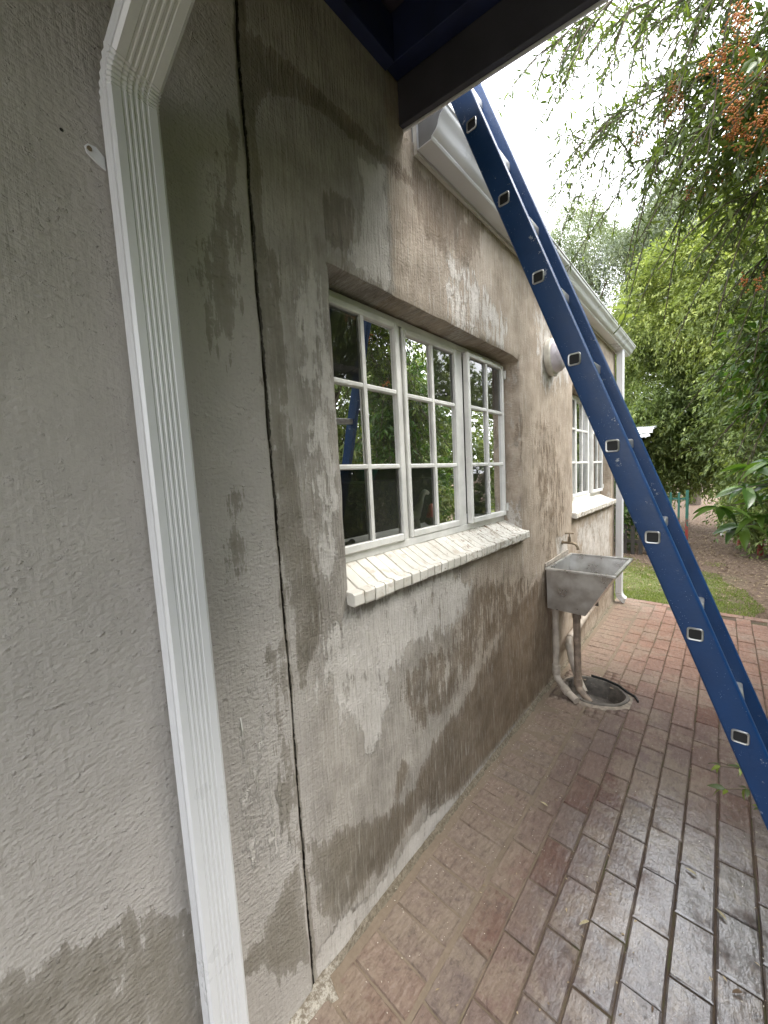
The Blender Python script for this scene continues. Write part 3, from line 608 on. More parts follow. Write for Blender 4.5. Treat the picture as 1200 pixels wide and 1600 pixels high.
# ------------------------------------------------------------------ sink, tap, pipes, gully, light
sk = thing('sink', 'stainless steel wash trough fixed to the outside wall under the brass tap', 'sink', (.0, 2.98, .62))
x0, x1, y0, y1, zt = .012, .452, 2.69, 3.28, .925
mb = MB(); b0 = [(x0, y0 + .012, zt - .004), (x1 - .012, y0 + .012, zt - .004), (x1 - .012, y1 - .012, zt - .004), (x0, y1 - .012, zt - .004)]
bm_ = [(x0, y0 + .03, .622), (.262, y0 + .03, .614), (.262, y1 - .06, .614), (x0, y1 - .06, .622)]
def ins(q, d, dz):
    cx = sum(p[0] for p in q) / 4; cy = sum(p[1] for p in q) / 4
    return [(p[0] + (d if p[0] < cx else -d), p[1] + (d if p[1] < cy else -d), p[2] + dz) for p in q]
seq = [ins(b0, .003, 0), ins(bm_, .003, .003), bm_, b0]
vs = [p for r in seq for p in r]; fs = [(4, 5, 6, 7), (11, 10, 9, 8)]
for a in (0, 2):
    for j in range(4): k = (j + 1) % 4; fs.append((a * 4 + j, a * 4 + k, (a + 1) * 4 + k, (a + 1) * 4 + j))
mb.add(vs, fs); obj('basin', mb, ST, sk)
mb = MB(); o_ = [(x0, y0 - .012), (x1, y0 - .012), (x1, y1), (x0, y1)]; i_ = [(x0 + .018, y0 + .014), (x1 - .022, y0 + .014), (x1 - .022, y1 - .02), (x0 + .018, y1 - .02)]
vs = [(x, y, z) for z in (zt - .012, zt + .004) for x, y in o_] + [(x, y, z) for z in (zt - .012, zt + .004) for x, y in i_]
fs = []
for j in range(4): k = (j + 1) % 4; fs += [(j, k, 4 + k, 4 + j), (8 + j, 12 + j, 12 + k, 8 + k), (4 + j, 4 + k, 12 + k, 12 + j), (j, 8 + j, 8 + k, k)]
mb.add(vs, fs); obj('rim', mb, ST, sk, bevel=.002)
mb = MB(); mb.add([(.0, y0 + .02, .93), (.0, y1 - .04, .93), (.0, y1 - .04, .965), (.0, y0 + .02, .955), (.009, y0 + .02, .93), (.009, y1 - .04, .93), (.009, y1 - .04, .965), (.009, y0 + .02, .955)], [(4, 5, 6, 7), (3, 2, 1, 0), (0, 1, 5, 4), (2, 3, 7, 6), (1, 2, 6, 5), (3, 0, 4, 7)])
obj('splashback', mb, CEM, sk)
mb = MB(); mb.box(.02, .25, 3.13, 3.15, .56, .612); obj('support_bracket', mb, CEMD, sk)
tap = thing('tap', 'small dull brass garden tap on the wall above the sink', 'tap', (.03, 3.1, 1.05))
mb = MB(); mb.tube([(.0, 3.1, 1.045), (.03, 3.1, 1.045), (.075, 3.1, 1.045), (.10, 3.1, 1.038), (.115, 3.1, 1.015), (.117, 3.1, .995)], .010, 10, [1, 1, 1.1, 1, .95, 1.1]); mb.lathe([(0, 0), (.017, 0), (.017, .006), (0, .006)], Matrix.Translation((.001, 3.1, 1.045)) @ Matrix.Rotation(math.pi / 2, 4, 'Y'), 16)
mb.tube([(.055, 3.1, 1.045), (.055, 3.1, 1.075), (.055, 3.1, 1.095)], .009, 8, [1.5, 1.2, 1]); obj('body', mb, BRASS, tap, smooth='auto')
mb = MB(); mb.tube([(.055, 3.1, 1.09), (.055, 3.1, 1.118)], .0045, 8); mb.tube([(.027, 3.088, 1.12), (.055, 3.1, 1.122), (.083, 3.112, 1.12)], .006, 8, [1.2, .8, 1.2]); obj('handle', mb, BRASS, tap, smooth='auto')
mb = MB(); mb.add([(.006, 3.06 + .01 * math.sin(k * 3), .93 + k * .03) for k in range(5)] + [(.006, 3.15 + .008 * math.sin(k * 5), .93 + k * .03) for k in range(5)], [(k, k + 1, k + 6, k + 5) for k in range(4)])
def pipe(label, path, r, m, socks=(), group='waste pipes running into the gully'):
    t = thing('waste_pipe', label, 'pipe', path[-1], group); mb = MB(); mb.tube(path, r, 14); obj('pipe', mb, m, t, smooth='auto')
    for a, b in socks: mb = MB(); mb.tube([a, b], r * 1.2, 14); obj('socket', mb, m, t, smooth='auto')
    return t
pipe('straight grey-brown waste pipe under the middle of the sink, ending in the gully', [(.185, 2.80, .66), (.19, 2.80, .3), (.195, 2.80, .06), (.205, 2.79, .035), (.27, 2.755, -.01), (.285, 2.745, -.02)], .024, PVC2, [((.187, 2.80, .62), (.187, 2.80, .56)), ((.193, 2.80, .11), (.195, 2.80, .055))])
pipe('waste pipe closest to the wall under the sink, with a long slanted end', [(.045, 2.79, .64), (.045, 2.79, .3), (.047, 2.79, .10), (.06, 2.775, .07), (.15, 2.70, .035), (.225, 2.65, .02)], .024, PVC, [((.046, 2.79, .17), (.046, 2.79, .10)), ((.12, 2.725, .047), (.16, 2.69, .032))])
pipe('pale pipe sloping along the wall foot and bending down into the gully', [(.045, 4.0, .33), (.045, 3.4, .275), (.05, 3.10, .25), (.07, 3.02, .235), (.13, 2.95, .10), (.18, 2.90, .02), (.22, 2.86, -.02)], .026, PVC, [((.047, 3.2, .258), (.049, 3.12, .251)), ((.09, 3.0, .195), (.12, 2.965, .13))])
gl = thing('drain_gully', 'sunken oval cement drain gully in the paving below the sink', 'drain', (.3, 2.88, 0))
GC, GA, GB = (.285, 2.88), .185, .165
def gring(s, z, n=40):
    o = []
    for j in range(n):
        a = 2 * math.pi * j / n; r = 1 + .03 * math.sin(3 * a + 1) + .015 * math.sin(7 * a)
        o.append((GC[0] + GA * s * r * math.cos(a), GC[1] + GB * s * r * math.sin(a), z))
    return o
mb = MB(); mb.loft([gring(1.12, .0025), gring(1.10, .012), gring(1.0, .012), gring(.96, .002), gring(.90, -.06), gring(.78, -.10), gring(.4, -.115), gring(.05, -.118)], caps=False); obj('bowl', mb, CEMD, gl, smooth='auto')
mb = MB(); mb.loft([gring(1.32, -.005), gring(1.2, .0012), gring(1.1, .006), gring(1.0, .0125)], caps=False); obj('cement_rim', mb, CEM2, gl, smooth='auto')
mb = MB(); pts = [gring(1.13, .02)[j] for j in (12, 9, 6, 3)] + [(.52, 2.95, .014), (.545, 2.90, .014)]; mb.sweep(pts, [(-.004, -.008), (.004, -.008), (.004, .008), (-.004, .008)]); obj('broken_lip', mb, BLACK, gl)
lt = thing('wall_light', 'round bulkhead wall light with frosted lilac dome between the two windows', 'light', (.0, 2.84, 2.42))
T = Matrix.Translation((.001, 2.86, 2.425)) @ Matrix.Rotation(math.pi / 2, 4, 'Y')
mb = MB(); mb.lathe([(.10, 0), (.126, 0), (.128, .012), (.128, .034), (.122, .040), (.110, .042), (.10, .042)], T, 40); obj('base', mb, LBASE, lt, smooth='auto')
mb = MB(); mb.lathe([(.114, .040), (.112, .052), (.104, .072), (.088, .09), (.062, .102), (.03, .107), (.001, .108)], T, 40); obj('dome', mb, LDOME, lt, smooth='auto')
mb = MB(); mb.box(.028, .05, 2.85, 2.87, 2.288, 2.302); mb.box(.028, .05, 2.85, 2.87, 2.548, 2.561); obj('clip', mb, LBASE, lt, bevel=.002)

# figurines behind the glass
def skin(name, chain, edges, mat, parent=None, sub=2):
    me = bpy.data.meshes.new(name); me.from_pydata([c[:3] for c in chain], edges, []); o = bpy.data.objects.new(name, me); COL.objects.link(o)
    m = o.modifiers.new('s', 'SKIN'); m.use_smooth_shade = True
    for v, c in zip(me.skin_vertices[0].data, chain): v.radius = (c[3], c[3])
    me.skin_vertices[0].data[0].use_root = True
    s = o.modifiers.new('u', 'SUBSURF'); s.levels = sub; s.render_levels = sub
    dg = bpy.context.evaluated_depsgraph_get(); dg.update(); ne = bpy.data.meshes.new_from_object(o.evaluated_get(dg)); bpy.data.objects.remove(o)
    ne.materials.clear(); ne.materials.append(mat); ne.name = name; q = bpy.data.objects.new(name, ne); COL.objects.link(q)
    if parent: q.parent = parent
    return q
zs_ = 1.345
def Q(o, pts): return [(o[0] + a * 1.1, o[1] + b * 1.15, o[2] + c * 1.15, r * 1.12) for a, b, c, r in pts]
h = Q((-.172, 1.375, zs_), [(0, 0, .085, .026), (0, .05, .085, .024), (0, .085, .125, .016), (.0, .105, .165, .012), (0, .125, .182, .014), (0, .155, .170, .009), (.012, .055, .05, .010), (.014, .062, .008, .007), (-.012, .055, .05, .010), (-.014, .07, .008, .007), (.012, -.02, .05, .012), (.014, -.03, .008, .007), (-.012, -.02, .05, .012), (-.014, -.012, .008, .007), (0, -.035, .09, .012), (0, -.05, .05, .008)])
tag(skin('horse_figurine', h, [(0, 1), (1, 2), (2, 3), (3, 4), (4, 5), (1, 6), (6, 7), (1, 8), (8, 9), (0, 10), (10, 11), (0, 12), (12, 13), (0, 14), (14, 15)], CERW), 'white ceramic horse figurine on the sill behind the glass', 'figurine')
h = Q((-.172, 1.72, zs_), [(0, 0, .03, .03), (0, 0, .075, .024), (0, -.005, .115, .02), (0, -.03, .112, .012), (.018, -.012, .06, .009), (.02, -.03, .02, .008), (-.018, -.012, .06, .009), (-.02, -.03, .02, .008), (.014, .006, .138, .006), (-.014, .006, .138, .006)])
bearo = skin('dog_figurine', h, [(0, 1), (1, 2), (2, 3), (1, 4), (4, 5), (1, 6), (6, 7), (2, 8), (2, 9)], CERD, sub=2); bearo.data.materials.append(CERW)
for p in bearo.data.polygons:
    if p.center.z > zs_ + .085: p.material_index = 1
tag(bearo, 'sitting dog figurine with white head behind the middle window panes', 'figurine')
h = Q((-.175, 1.575, zs_), [(0, 0, .03, .034), (0, 0, .065, .026), (0, .0, .10, .02), (0, .01, .125, .013), (.0, -.04, .04, .016), (0, .045, .035, .018)])
rf = skin('red_figurine', h, [(0, 1), (1, 2), (2, 3), (0, 4), (0, 5)], CERD); rf.data.materials.append(CERR)
for p in rf.data.polygons:
    if p.center.z > zs_ + .075: p.material_index = 1
tag(rf, 'dark squat figurine with a red top between the horse and the dog', 'figurine')
h = Q((-.2, .98, zs_), [(0, 0, .012, .018), (0, .03, .016, .014), (0, .055, .03, .012), (0, -.03, .014, .012)])
tag(skin('small_figurine', h, [(0, 1), (1, 2), (0, 3)], CERD), 'small dark ornament in the corner of the nearest pane', 'figurine')
mb = MB(); mb.lathe([(.0, 0), (.05, .0), (.075, .05), (.085, .12), (.06, .18), (.045, .2), (.05, .22), (0, .22)], Matrix.Translation((-.62, 1.55, 1.62)), 20); vz = obj('teal_vase', mb, CERG, smooth='auto'); tag(vz, 'teal vase standing on the dark cupboard inside the room', 'vase')
mb = MB(); mb.box(-.75, -.42, 1.35, 2.2, .06, 1.62); mb.box(-3.5, -2.9, -1.5, 1.6, .06, 2.1); mb.box(-3.5, -3.1, 1.9, 2.7, .06, 1.5); obj('cupboard', mb, ROOMD, bevel=.01)
tag(bpy.data.objects['cupboard'], 'dark cupboard in the dim room behind the near window', 'cupboard')

# ------------------------------------------------------------------ ground and paving
V = []; F = []; n = 60
gx = np.concatenate([[-300, -80, -30], np.linspace(-12, 14, 70), [30, 80, 300]]); gy = np.concatenate([[-300, -80, -20], np.linspace(-6, 30, 90), [60, 120, 400]])
for x in gx:
    for y in gy:
        inner = (x < 2.0 and y < 5.35)
        z = -.35 if inner else -.012 + (.02 * noise.noise(Vector((x * .9, y * .9, 0))) if y > 5.6 else 0) + .035 * max(0, min(1, (y - 8) / 6)) * 6 * .5
        V.append((x, y, z))
ng = len(gy); F = [(i * ng + j, (i + 1) * ng + j, (i + 1) * ng + j + 1, i * ng + j + 1) for i in range(len(gx) - 1) for j in range(ng - 1)]
go = obj('ground', tree_mesh('ground', V, F, groundmat()), None); tag(go, kind='structure')
pav = thing('brick_paving', 'worn red and purple clay brick paving along the house wall', 'paving', kind='structure'); del pav['category'], pav['label']
def gz(x, y): return .004 * noise.noise(Vector((x * 1.5, y * 1.5, 3)))
mb = MB(); V = []; F = []
xs = np.linspace(-.005, 1.95, 50); ys_ = np.linspace(-2.4, 5.27, 160); hole = lambda x, y: ((x - GC[0]) / (GA * 1.0)) ** 2 + ((y - GC[1]) / (GB * 1.0)) ** 2 < 1
for x in xs:
    for y in ys_: V.append((x, y, -.0060 - .003 * min(1, max(0, x - .3) * 2) + gz(x, y) + .0035 * noise.noise(Vector((x * 9, y * 9, 0))) + (.0055 if x < .28 else 0) * (.6 + noise.noise(Vector((x * 12, y * 12, 1))))))
m_ = len(ys_)
for i in range(len(xs) - 1):
    for j in range(m_ - 1):
        if hole((xs[i] + xs[i + 1]) / 2, (ys_[j] + ys_[j + 1]) / 2): continue
        F.append((i * m_ + j, (i + 1) * m_ + j, (i + 1) * m_ + j + 1, i * m_ + j + 1))
so_ = obj('sand_bed', tree_mesh('sand_bed', V, F, SAND), None, pav)
# brick meshes: worn, slightly pillowed pavers 222 x 106 x 50, long side along y
def brick_verts(q, Lx, Ly):
    hx, hy = Lx / 2, Ly / 2; r = lambda a: q.uniform(-a, a)
    bot = [(-hx, -hy, -.05), (hx, -hy, -.05), (hx, hy, -.05), (-hx, hy, -.05)]
    mid = [(-hx + r(.001), -hy + r(.001), -.006 + r(.001)), (hx + r(.001), -hy + r(.001), -.006 + r(.001)), (hx + r(.001), hy + r(.001), -.006 + r(.001)), (-hx + r(.001), hy + r(.001), -.006 + r(.001))]
    c = .005
    top = [(-hx + c + r(.0015), -hy + c + r(.0015), r(.001)), (hx - c + r(.0015), -hy + c + r(.0015), r(.001)), (hx - c + r(.0015), hy - c + r(.0015), r(.001)), (-hx + c + r(.0015), hy - c + r(.0015), r(.001))]
    v = bot + mid + top; f = [(8, 9, 10, 11)]
    for a in (0, 4):
        for j in range(4): k = (j + 1) % 4; f.append((a + j, a + k, a + 4 + k, a + 4 + j))
    return v, f
PX, PYb = .1128, .2245
places = []                       # x, y, long axis along y?
y = -2.3
while y < 5.08: places.append((.157, y, True, False)); y += .1132      # header course along the wall
for r in range(0, 15):
    x = .276 + .004 + PX * (r + .5) ; y = -2.4 + (.112 if r % 2 else 0) + .03 + random.uniform(-.004, .004)
    while y < 5.02:
        places.append((x, y + PYb / 2, False, False)); y += PYb
x = .12
while x < 1.9: places.append((x, 5.20, True, True)); x += PYb          # edging course at the lawn
meshes = {}
for kind, (lx, ly) in dict(s=(.1082, .2195), h=(.222, .109), e=(.218, .1)).items():
    meshes[kind] = []
    for k in range(7):
        v, f = brick_verts(random.Random(k * 7 + len(kind) + ord(kind[0])), lx, ly); me = bpy.data.meshes.new('brick'); me.from_pydata(v, [], f); me.update(); me.materials.append(BR); meshes[kind].append(me)
Mi = np.array(M); 
def vis(x, y):
    c = Mi @ np.array([x - CAM[0], y, -CAM[2]]); 
    if c[2] < .1: return False
    u, v = 600 + 578.4 * c[0] / c[2], 800 + 578.4 * c[1] / c[2]; return -40 < u < 1240 and v < 1660
good = []; rest = []; cuts = []
for (x, y, hd, ed) in places:
    if y > 5.14 and not ed: continue
    hx_, hy_ = (.111, .053) if (hd and not ed) else ((.109, .05) if ed else (.053, .108))
    if any(((x + hx_ * a - GC[0]) / GA) ** 2 + ((y + hy_ * b - GC[1]) / GB) ** 2 < 1 for a in (-1, -.5, 0, .5, 1) for b in (-1, -.5, 0, .5, 1)):
        for a in (-.75, -.25, .25, .75):
            for b in (-.5, .5):
                px_, py_ = (x + hx_ * a, y + hy_ * b) if hx_ > hy_ else (x + hx_ * b, y + hy_ * a); wx, wy = (hx_ / 4, hy_ / 2) if hx_ > hy_ else (hx_ / 2, hy_ / 4)
                if not any(((px_ + wx * p - GC[0]) / GA) ** 2 + ((py_ + wy * q - GC[1]) / GB) ** 2 < 1.02 for p in (-1, 1) for q in (-1, 1)): cuts.append((px_, py_, wx, wy, x + y * 7))
        continue
    (good if vis(x, y) else rest).append((x, y, hd, ed))
good.sort(key=lambda p: (p[0] - CAM[0]) ** 2 + p[1] ** 2); rest += good[300:]; good = good[:300]
print('bricks', len(good), len(rest))
for (x, y, hd, ed) in good:
    me = random.choice(meshes['e' if ed else ('h' if hd else 's')]); o = bpy.data.objects.new('brick', me); COL.objects.link(o); o.parent = pav
    o.location = (x + random.uniform(-.0012, .0012), y + random.uniform(-.002, .002), gz(x, y) + random.uniform(-.0018, .0018)); o.rotation_euler = (random.uniform(-.008, .008), random.uniform(-.012, .012), random.uniform(-.007, .007) + (math.pi if random.random() < .5 else 0))
V = []; F = []; A = []
for (x, y, hd, ed) in rest:
    me = random.choice(meshes['e' if ed else ('h' if hd else 's')]); b = len(V); rr = random.random(); dz = gz(x, y) + random.uniform(-.0015, .0015)
    for v in me.vertices: V.append((v.co.x + x, v.co.y + y, v.co.z + dz)); A.append(rr)
    for p in me.polygons: F.append(tuple(b + i for i in p.vertices))
cv, cf, ca = [], [], []
for (x, y, wx, wy, k) in cuts:
    b = len(cv); wx += .0012; wy += .0012; cv += [(x + a * wx, y + c * wy, z + gz(x, y)) for z in (-.05, -.0015) for a, c in ((-1, -1), (1, -1), (1, 1), (-1, 1))]; ca += [k * 1.37 % 1] * 8; cf += [(b + 4, b + 5, b + 6, b + 7)] + [(b + j, b + (j + 1) % 4, b + 4 + (j + 1) % 4, b + 4 + j) for j in range(4)]
cb = obj('cut_bricks', tree_mesh('cut_bricks', cv, cf, BR, dict(rnd=ca)), None, pav); cb['kind'] = 'stuff'
fb = obj('outer_bricks', tree_mesh('outer_bricks', V, F, BR, dict(rnd=A)), None, pav); fb['kind'] = 'stuff'

# ------------------------------------------------------------------ leaves
def leaves(pos, axis, nrm, ln, wd, fold=.25, kmid=.45):
    """kite leaves folded on the midrib: returns V, F(tri)"""
    pos = np.asarray(pos, float); n = len(pos); axis = axis / (np.linalg.norm(axis, axis=1, keepdims=True) + 1e-9)
    side = np.cross(axis, nrm); side /= np.linalg.norm(side, axis=1, keepdims=True) + 1e-9; up = np.cross(side, axis)
    ln = np.broadcast_to(ln, n)[:, None]; wd = np.broadcast_to(wd, n)[:, None]
    b = pos; m = pos + axis * ln * kmid; l = m + side * wd / 2 + up * wd * fold; r = m - side * wd / 2 + up * wd * fold; t = pos + axis * ln - up * ln * .06
    V = np.stack([b, r, t, l], 1).reshape(-1, 3); i = np.arange(n)[:, None] * 4; F = np.concatenate([i + [0, 1, 2], i + [0, 2, 3]], 1).reshape(-1, 3)
    return V, F
def unit(n, rng=RNG): v = rng.normal(size=(n, 3)); return v / np.linalg.norm(v, axis=1, keepdims=True)
def sprays(o, d, L, K, ln, wd, droop=.5, spread=.7, jit=.02, rng=RNG):
    """twigs: origins o, directions d, lengths L; K leaves along each"""
    S = len(o); t = rng.uniform(.08, 1, size=(S, K, 1)); g = np.array([0, 0, -1.0]); L = np.broadcast_to(L, S)[:, None, None]
    p = o[:, None] + d[:, None] * t * L + g * t * t * L * droop + rng.normal(size=(S, K, 3)) * jit
    tan = d[:, None] + g * 2 * t * droop; tan = tan / np.linalg.norm(tan, axis=2, keepdims=True)
    ax = tan * (1 - spread * .5) + rng.normal(size=(S, K, 3)) * spread * .6 + g * .15
    nr = np.array([0, 0, 1.0]) + rng.normal(size=(S, K, 3)) * .55
    k = rng.uniform(.65, 1.25, size=S * K); V, F = leaves(p.reshape(-1, 3), ax.reshape(-1, 3), nr.reshape(-1, 3), ln * k, wd * k)
    r = np.clip(np.repeat(rng.uniform(0, 1, S), K) * .55 + rng.uniform(0, .45, S * K), 0, 1)
    return V, F, np.repeat(r, 4)
def crown(name, lumps, nper, mat, parent, K=14, ln=.07, wd=.028, L=.45, droop=.4, spread=.8, seed=1, shell=.72, cut=None, clump=1.0):
    rng = np.random.default_rng(seed); Vs = []; Fs = []; Rs = []; b = 0
    tot = sum((l[3] * l[4] + l[3] * l[5] + l[4] * l[5]) for l in lumps)
    for (cx, cy, cz, rx, ry, rz) in lumps:
        S = max(4, int(nper * (rx * ry + rx * rz + ry * rz) / tot)); nc = max(5, int(14 * (rx * ry + rx * rz + ry * rz) / 3 * (clump ** -2))); uc = unit(nc, rng); ch = rng.integers(0, nc, S); u = uc[ch] + rng.normal(size=(S, 3)) * .24 * clump / max(.4, (rx * ry * rz) ** (1 / 3)); u /= np.linalg.norm(u, axis=1, keepdims=True)
        rad = np.clip(rng.uniform(.75, 1.2, nc)[ch] - np.abs(rng.normal(size=S)) * .16, .2, 1.3)[:, None] if clump < 9 else rng.uniform(shell, 1.0, S)[:, None] ** .8
        o = np.array([cx, cy, cz]) + u * rad * np.array([rx, ry, rz]); d = u + rng.normal(size=(S, 3)) * .45; d /= np.linalg.norm(d, axis=1, keepdims=True)
        if cut is not None: k = cut(o); o, d = o[k], d[k]
        V, F, R = sprays(o, d, rng.uniform(.5, 1.2, len(o)) * L, K, ln, wd, droop, spread, L * .05, rng); Vs.append(V); Fs.append(F + b); Rs.append(R); b += len(V)
    me = tree_mesh(name, np.concatenate(Vs), np.concatenate(Fs), mat, dict(rnd=np.concatenate(Rs))); return obj(name, me, None, parent)
LHEDGE = leafmat('hedge_leaves', (.055, .085, .028), (.15, .20, .07), (.34, .39, .16), .45, .3)
LYEL = leafmat('yellow_green_leaves', (.09, .12, .04), (.21, .26, .09), (.42, .46, .19), .45, .3)
LWIL = leafmat('grey_green_fine_leaves', (.09, .12, .075), (.15, .185, .12), (.24, .28, .18), .6, .25)
LDARK = leafmat('dark_glossy_leaves', (.025, .06, .015), (.05, .10, .022), (.11, .17, .04), .3, .3)
LNEAR = leafmat('narrow_firethorn_leaves', (.035, .055, .022), (.08, .115, .035), (.19, .25, .06), .45, .28)
LBIG = leafmat('broad_glossy_leaves', (.035, .085, .015), (.065, .14, .025), (.13, .22, .045), .28, .3, .5)
BERRY = G('orange_berries'); _r = BERRY.attr('rnd'); BERRY.bsdf(BERRY.mix(_r, (.30, .075, .012), (.45, .19, .03)), .35); BERRY = BERRY.m
def trunk(path, r0, r1, mat, parent, name='trunk', n=8):
    mb = MB(); k = len(path); mb.tube(path, r0, n, [1 + (r1 / r0 - 1) * i / (k - 1) for i in range(k)]); return obj(name, mb, mat, parent, smooth='auto')
def wig(a, b, n=7, amp=.08, seed=0):
    q = random.Random(seed); a, b = Vector(a), Vector(b); L = (b - a).length; o = []
    for i in range(n):
        t = i / (n - 1); p = a.lerp(b, t)
        if 0 < i < n - 1: p += Vector((q.uniform(-1, 1), q.uniform(-1, 1), q.uniform(-.5, .5))) * amp * L
        o.append(tuple(p))
    return o
def limbs(base, ends, r, mat, parent, seed=0):
    mb = MB()
    for i, e in enumerate(ends): p = wig(base, e, 6, .07, seed + i); mb.tube(p, r, 6, [1, .85, .7, .55, .4, .25])
    obj('limb', mb, mat, parent, smooth='auto')

# weeping pale trees far behind
def back_tree(label, x, y, lumps, seed, n, mat=LWIL, ln=.10, wd=.026, L=1.1, droop=1.3, K=26):
    t = thing('tree', label, 'tree', (x, y, 0), 'tall trees behind the garden'); zc = lumps[0][2]
    trunk(wig((x, y, -.1), (x + .2, y, zc), 7, .03, seed), .19, .09, BARK, t); limbs((x, y, zc * .55), [(l[0], l[1], l[2] + l[5] * .3) for l in lumps], .09, BARK, t, seed)
    crown('crown', lumps, n, mat, t, K=K, ln=ln, wd=wd, L=L, droop=droop, spread=.5, seed=seed, shell=.45, clump=1.5); return t
back_tree('grey-green weeping tree rising just past the end of the gutter', -3.1, 16, [(-3.2, 16, 8.9, 1.5, 1.5, 1.7), (-2.2, 15.5, 7.6, 1.3, 1.3, 1.6), (-4.5, 16.5, 10.3, 1.6, 1.6, 1.9), (-3.0, 16, 6.2, 1.6, 1.4, 1.6), (-4.0, 16, 8.2, 1.4, 1.4, 1.6), (-5.8, 17, 10.0, 1.8, 1.6, 2.4), (-5.6, 17, 7.2, 2, 1.6, 2.4)], 3, 6500)
back_tree('tall pale weeping tree behind the yellow-green hedge', .2, 17, [(.2, 17, 10.4, 1.6, 1.6, 1.9), (-.9, 16.5, 9.0, 1.2, 1.4, 1.5), (1.2, 17, 8.6, 1.7, 1.6, 2.1), (.2, 16.5, 7.0, 1.6, 1.5, 1.9), (-.9, 16, 6.2, 1.2, 1.3, 1.6), (2.6, 17, 10.6, 1.8, 1.7, 2.9)], 5, 7000)
back_tree('dark tree at the back of the garden beside the white roof', -2.3, 19, [(-2.4, 19, 3.9, 1.7, 1.3, 2.2), (-4.2, 19, 4.4, 1.8, 1.4, 2.4), (-.8, 19.5, 4.2, 1.8, 1.4, 2.4)], 8, 1500, LHEDGE, .12, .05, .8, .7, 18)
# the big climber covered hedge
def shrub(name, label, cat, x, y, lumps, seed, n, mat, group=None, ln=.075, wd=.03, L=.5, droop=.45, K=16, shell=.6, cut=None, clump=1.0):
    t = thing(name, label, cat, (x, y, 0), group); l0 = lumps[0]
    trunk(wig((x, y, -.1), (x, y, l0[2]), 6, .05, seed), .10, .05, BARK, t); limbs((x, y, l0[2] * .4), [(l[0], l[1], l[2]) for l in lumps[1:5]] or [(x + .3, y, l0[2])], .05, BARK, t, seed)
    crown('crown', lumps, n, mat, t, K=K, ln=ln, wd=wd, L=L, droop=droop, seed=seed, shell=shell, cut=cut, clump=clump); return t
shrub('overgrown_hedge', 'huge overgrown hedge tree covered in creepers behind the green fence', 'hedge', -.75, 11.8,
      [(.4, 11.6, 3.2, 1.3, 1.1, 1.5), (-.2, 11.8, 2.2, .9, .9, 1.3), (.9, 11.2, 2.2, 1.1, 1.0, 1.2), (-.3, 12, 4.2, .8, .9, 1.3), (.5, 11.6, 5.0, 1.1, 1.0, 1.2), (1.5, 11.3, 4.3, 1.2, 1.0, 1.6), (1.9, 11.3, 2.6, 1.2, 1.0, 1.6), (-.1, 12, 5.6, .7, .8, .8), (-.9, 12.3, 1.6, .8, .7, .8)], 12, 9500, LHEDGE, ln=.10, wd=.04)
shrub('yellow_green_tree', 'bushy yellow-green tree topping the hedge below the weeping trees', 'tree', 2.3, 10.4,
      [(.5, 10.2, 5.2, 1.0, .9, .95), (1.3, 10, 5.0, 1.0, .9, 1.2), (-.15, 10.6, 4.9, .7, .8, .8), (.9, 10.1, 4.2, .9, .8, .8), (2.0, 10, 5.0, 1.0, .9, 1.4)], 14, 5200, LYEL, ln=.085, wd=.03, L=.5)
shrub('low_hedge', 'dense dark hedge bush hanging over the bare soil right of the fence', 'hedge', 2.1, 9.0,
      [(1.75, 9.0, 1.55, .72, .8, 1.0), (1.35, 8.9, 1.9, .6, .6, .6), (2.1, 8.6, 1.0, .8, .7, .9), (1.7, 8.8, 2.8, .8, .7, 1.0), (1.55, 8.7, .75, .3, .4, .45), (2.4, 8.4, 2.6, .9, .8, 1.6)], 16, 5200, LHEDGE, ln=.085, wd=.032, L=.4, clump=.7)
shrub('corner_bush', 'dark bush behind the far downpipe at the edge of the lawn', 'bush', -.75, 8.2, [(-.75, 8.3, .7, .45, .4, .6), (-.95, 8.5, .9, .5, .4, .6), (-.55, 8.6, .35, .25, .3, .35)], 18, 700, LDARK, ln=.06, wd=.03, L=.25)
# boundary hedge beside the path, seen at the right edge and mirrored in the window
bl = []
q = random.Random(4)
for y in np.arange(-2.2, 7.6, .8):
    for z in (.7, 1.6, 2.5, 3.2): bl.append((2.75 + q.uniform(-.15, .25) + (.35 if z > 3 else 0), y + q.uniform(-.2, .2), z + q.uniform(-.2, .2), .62, .62, .62 if z < 3 else q.uniform(.4, .9)))
for y in np.arange(-2, 7.6, 1.3):
    for z in (.9, 2.2, 3.3): bl.append((4.0, y, z, .9, .9, .9))
def keep(o): 
    # stays clear of the path and of the view along it
    lim = 1.62 + np.clip((o[:, 1] - 3) * .02, 0, .3); return o[:, 0] > lim
for i, (a, b, lab) in enumerate(((-3, .6, 'tall leafy boundary bush behind the photographer, mirrored in the near window'), (.6, 4.0, 'tall leafy boundary bush beside the ladder foot'), (4.0, 9, 'tall leafy boundary bush beside the lawn edge'))):
    sub = [l for l in bl if a <= l[1] < b]; ym = (max(a, -2.2) + b) / 2
    shrub('boundary_bush', lab, 'bush', 2.9, ym, sub, 30 + i, 5000 if i < 2 else 4200, LHEDGE if i != 1 else LYEL, 'bushes along the path', ln=.10, wd=.042, L=.4, K=14, cut=keep, clump=1.6)

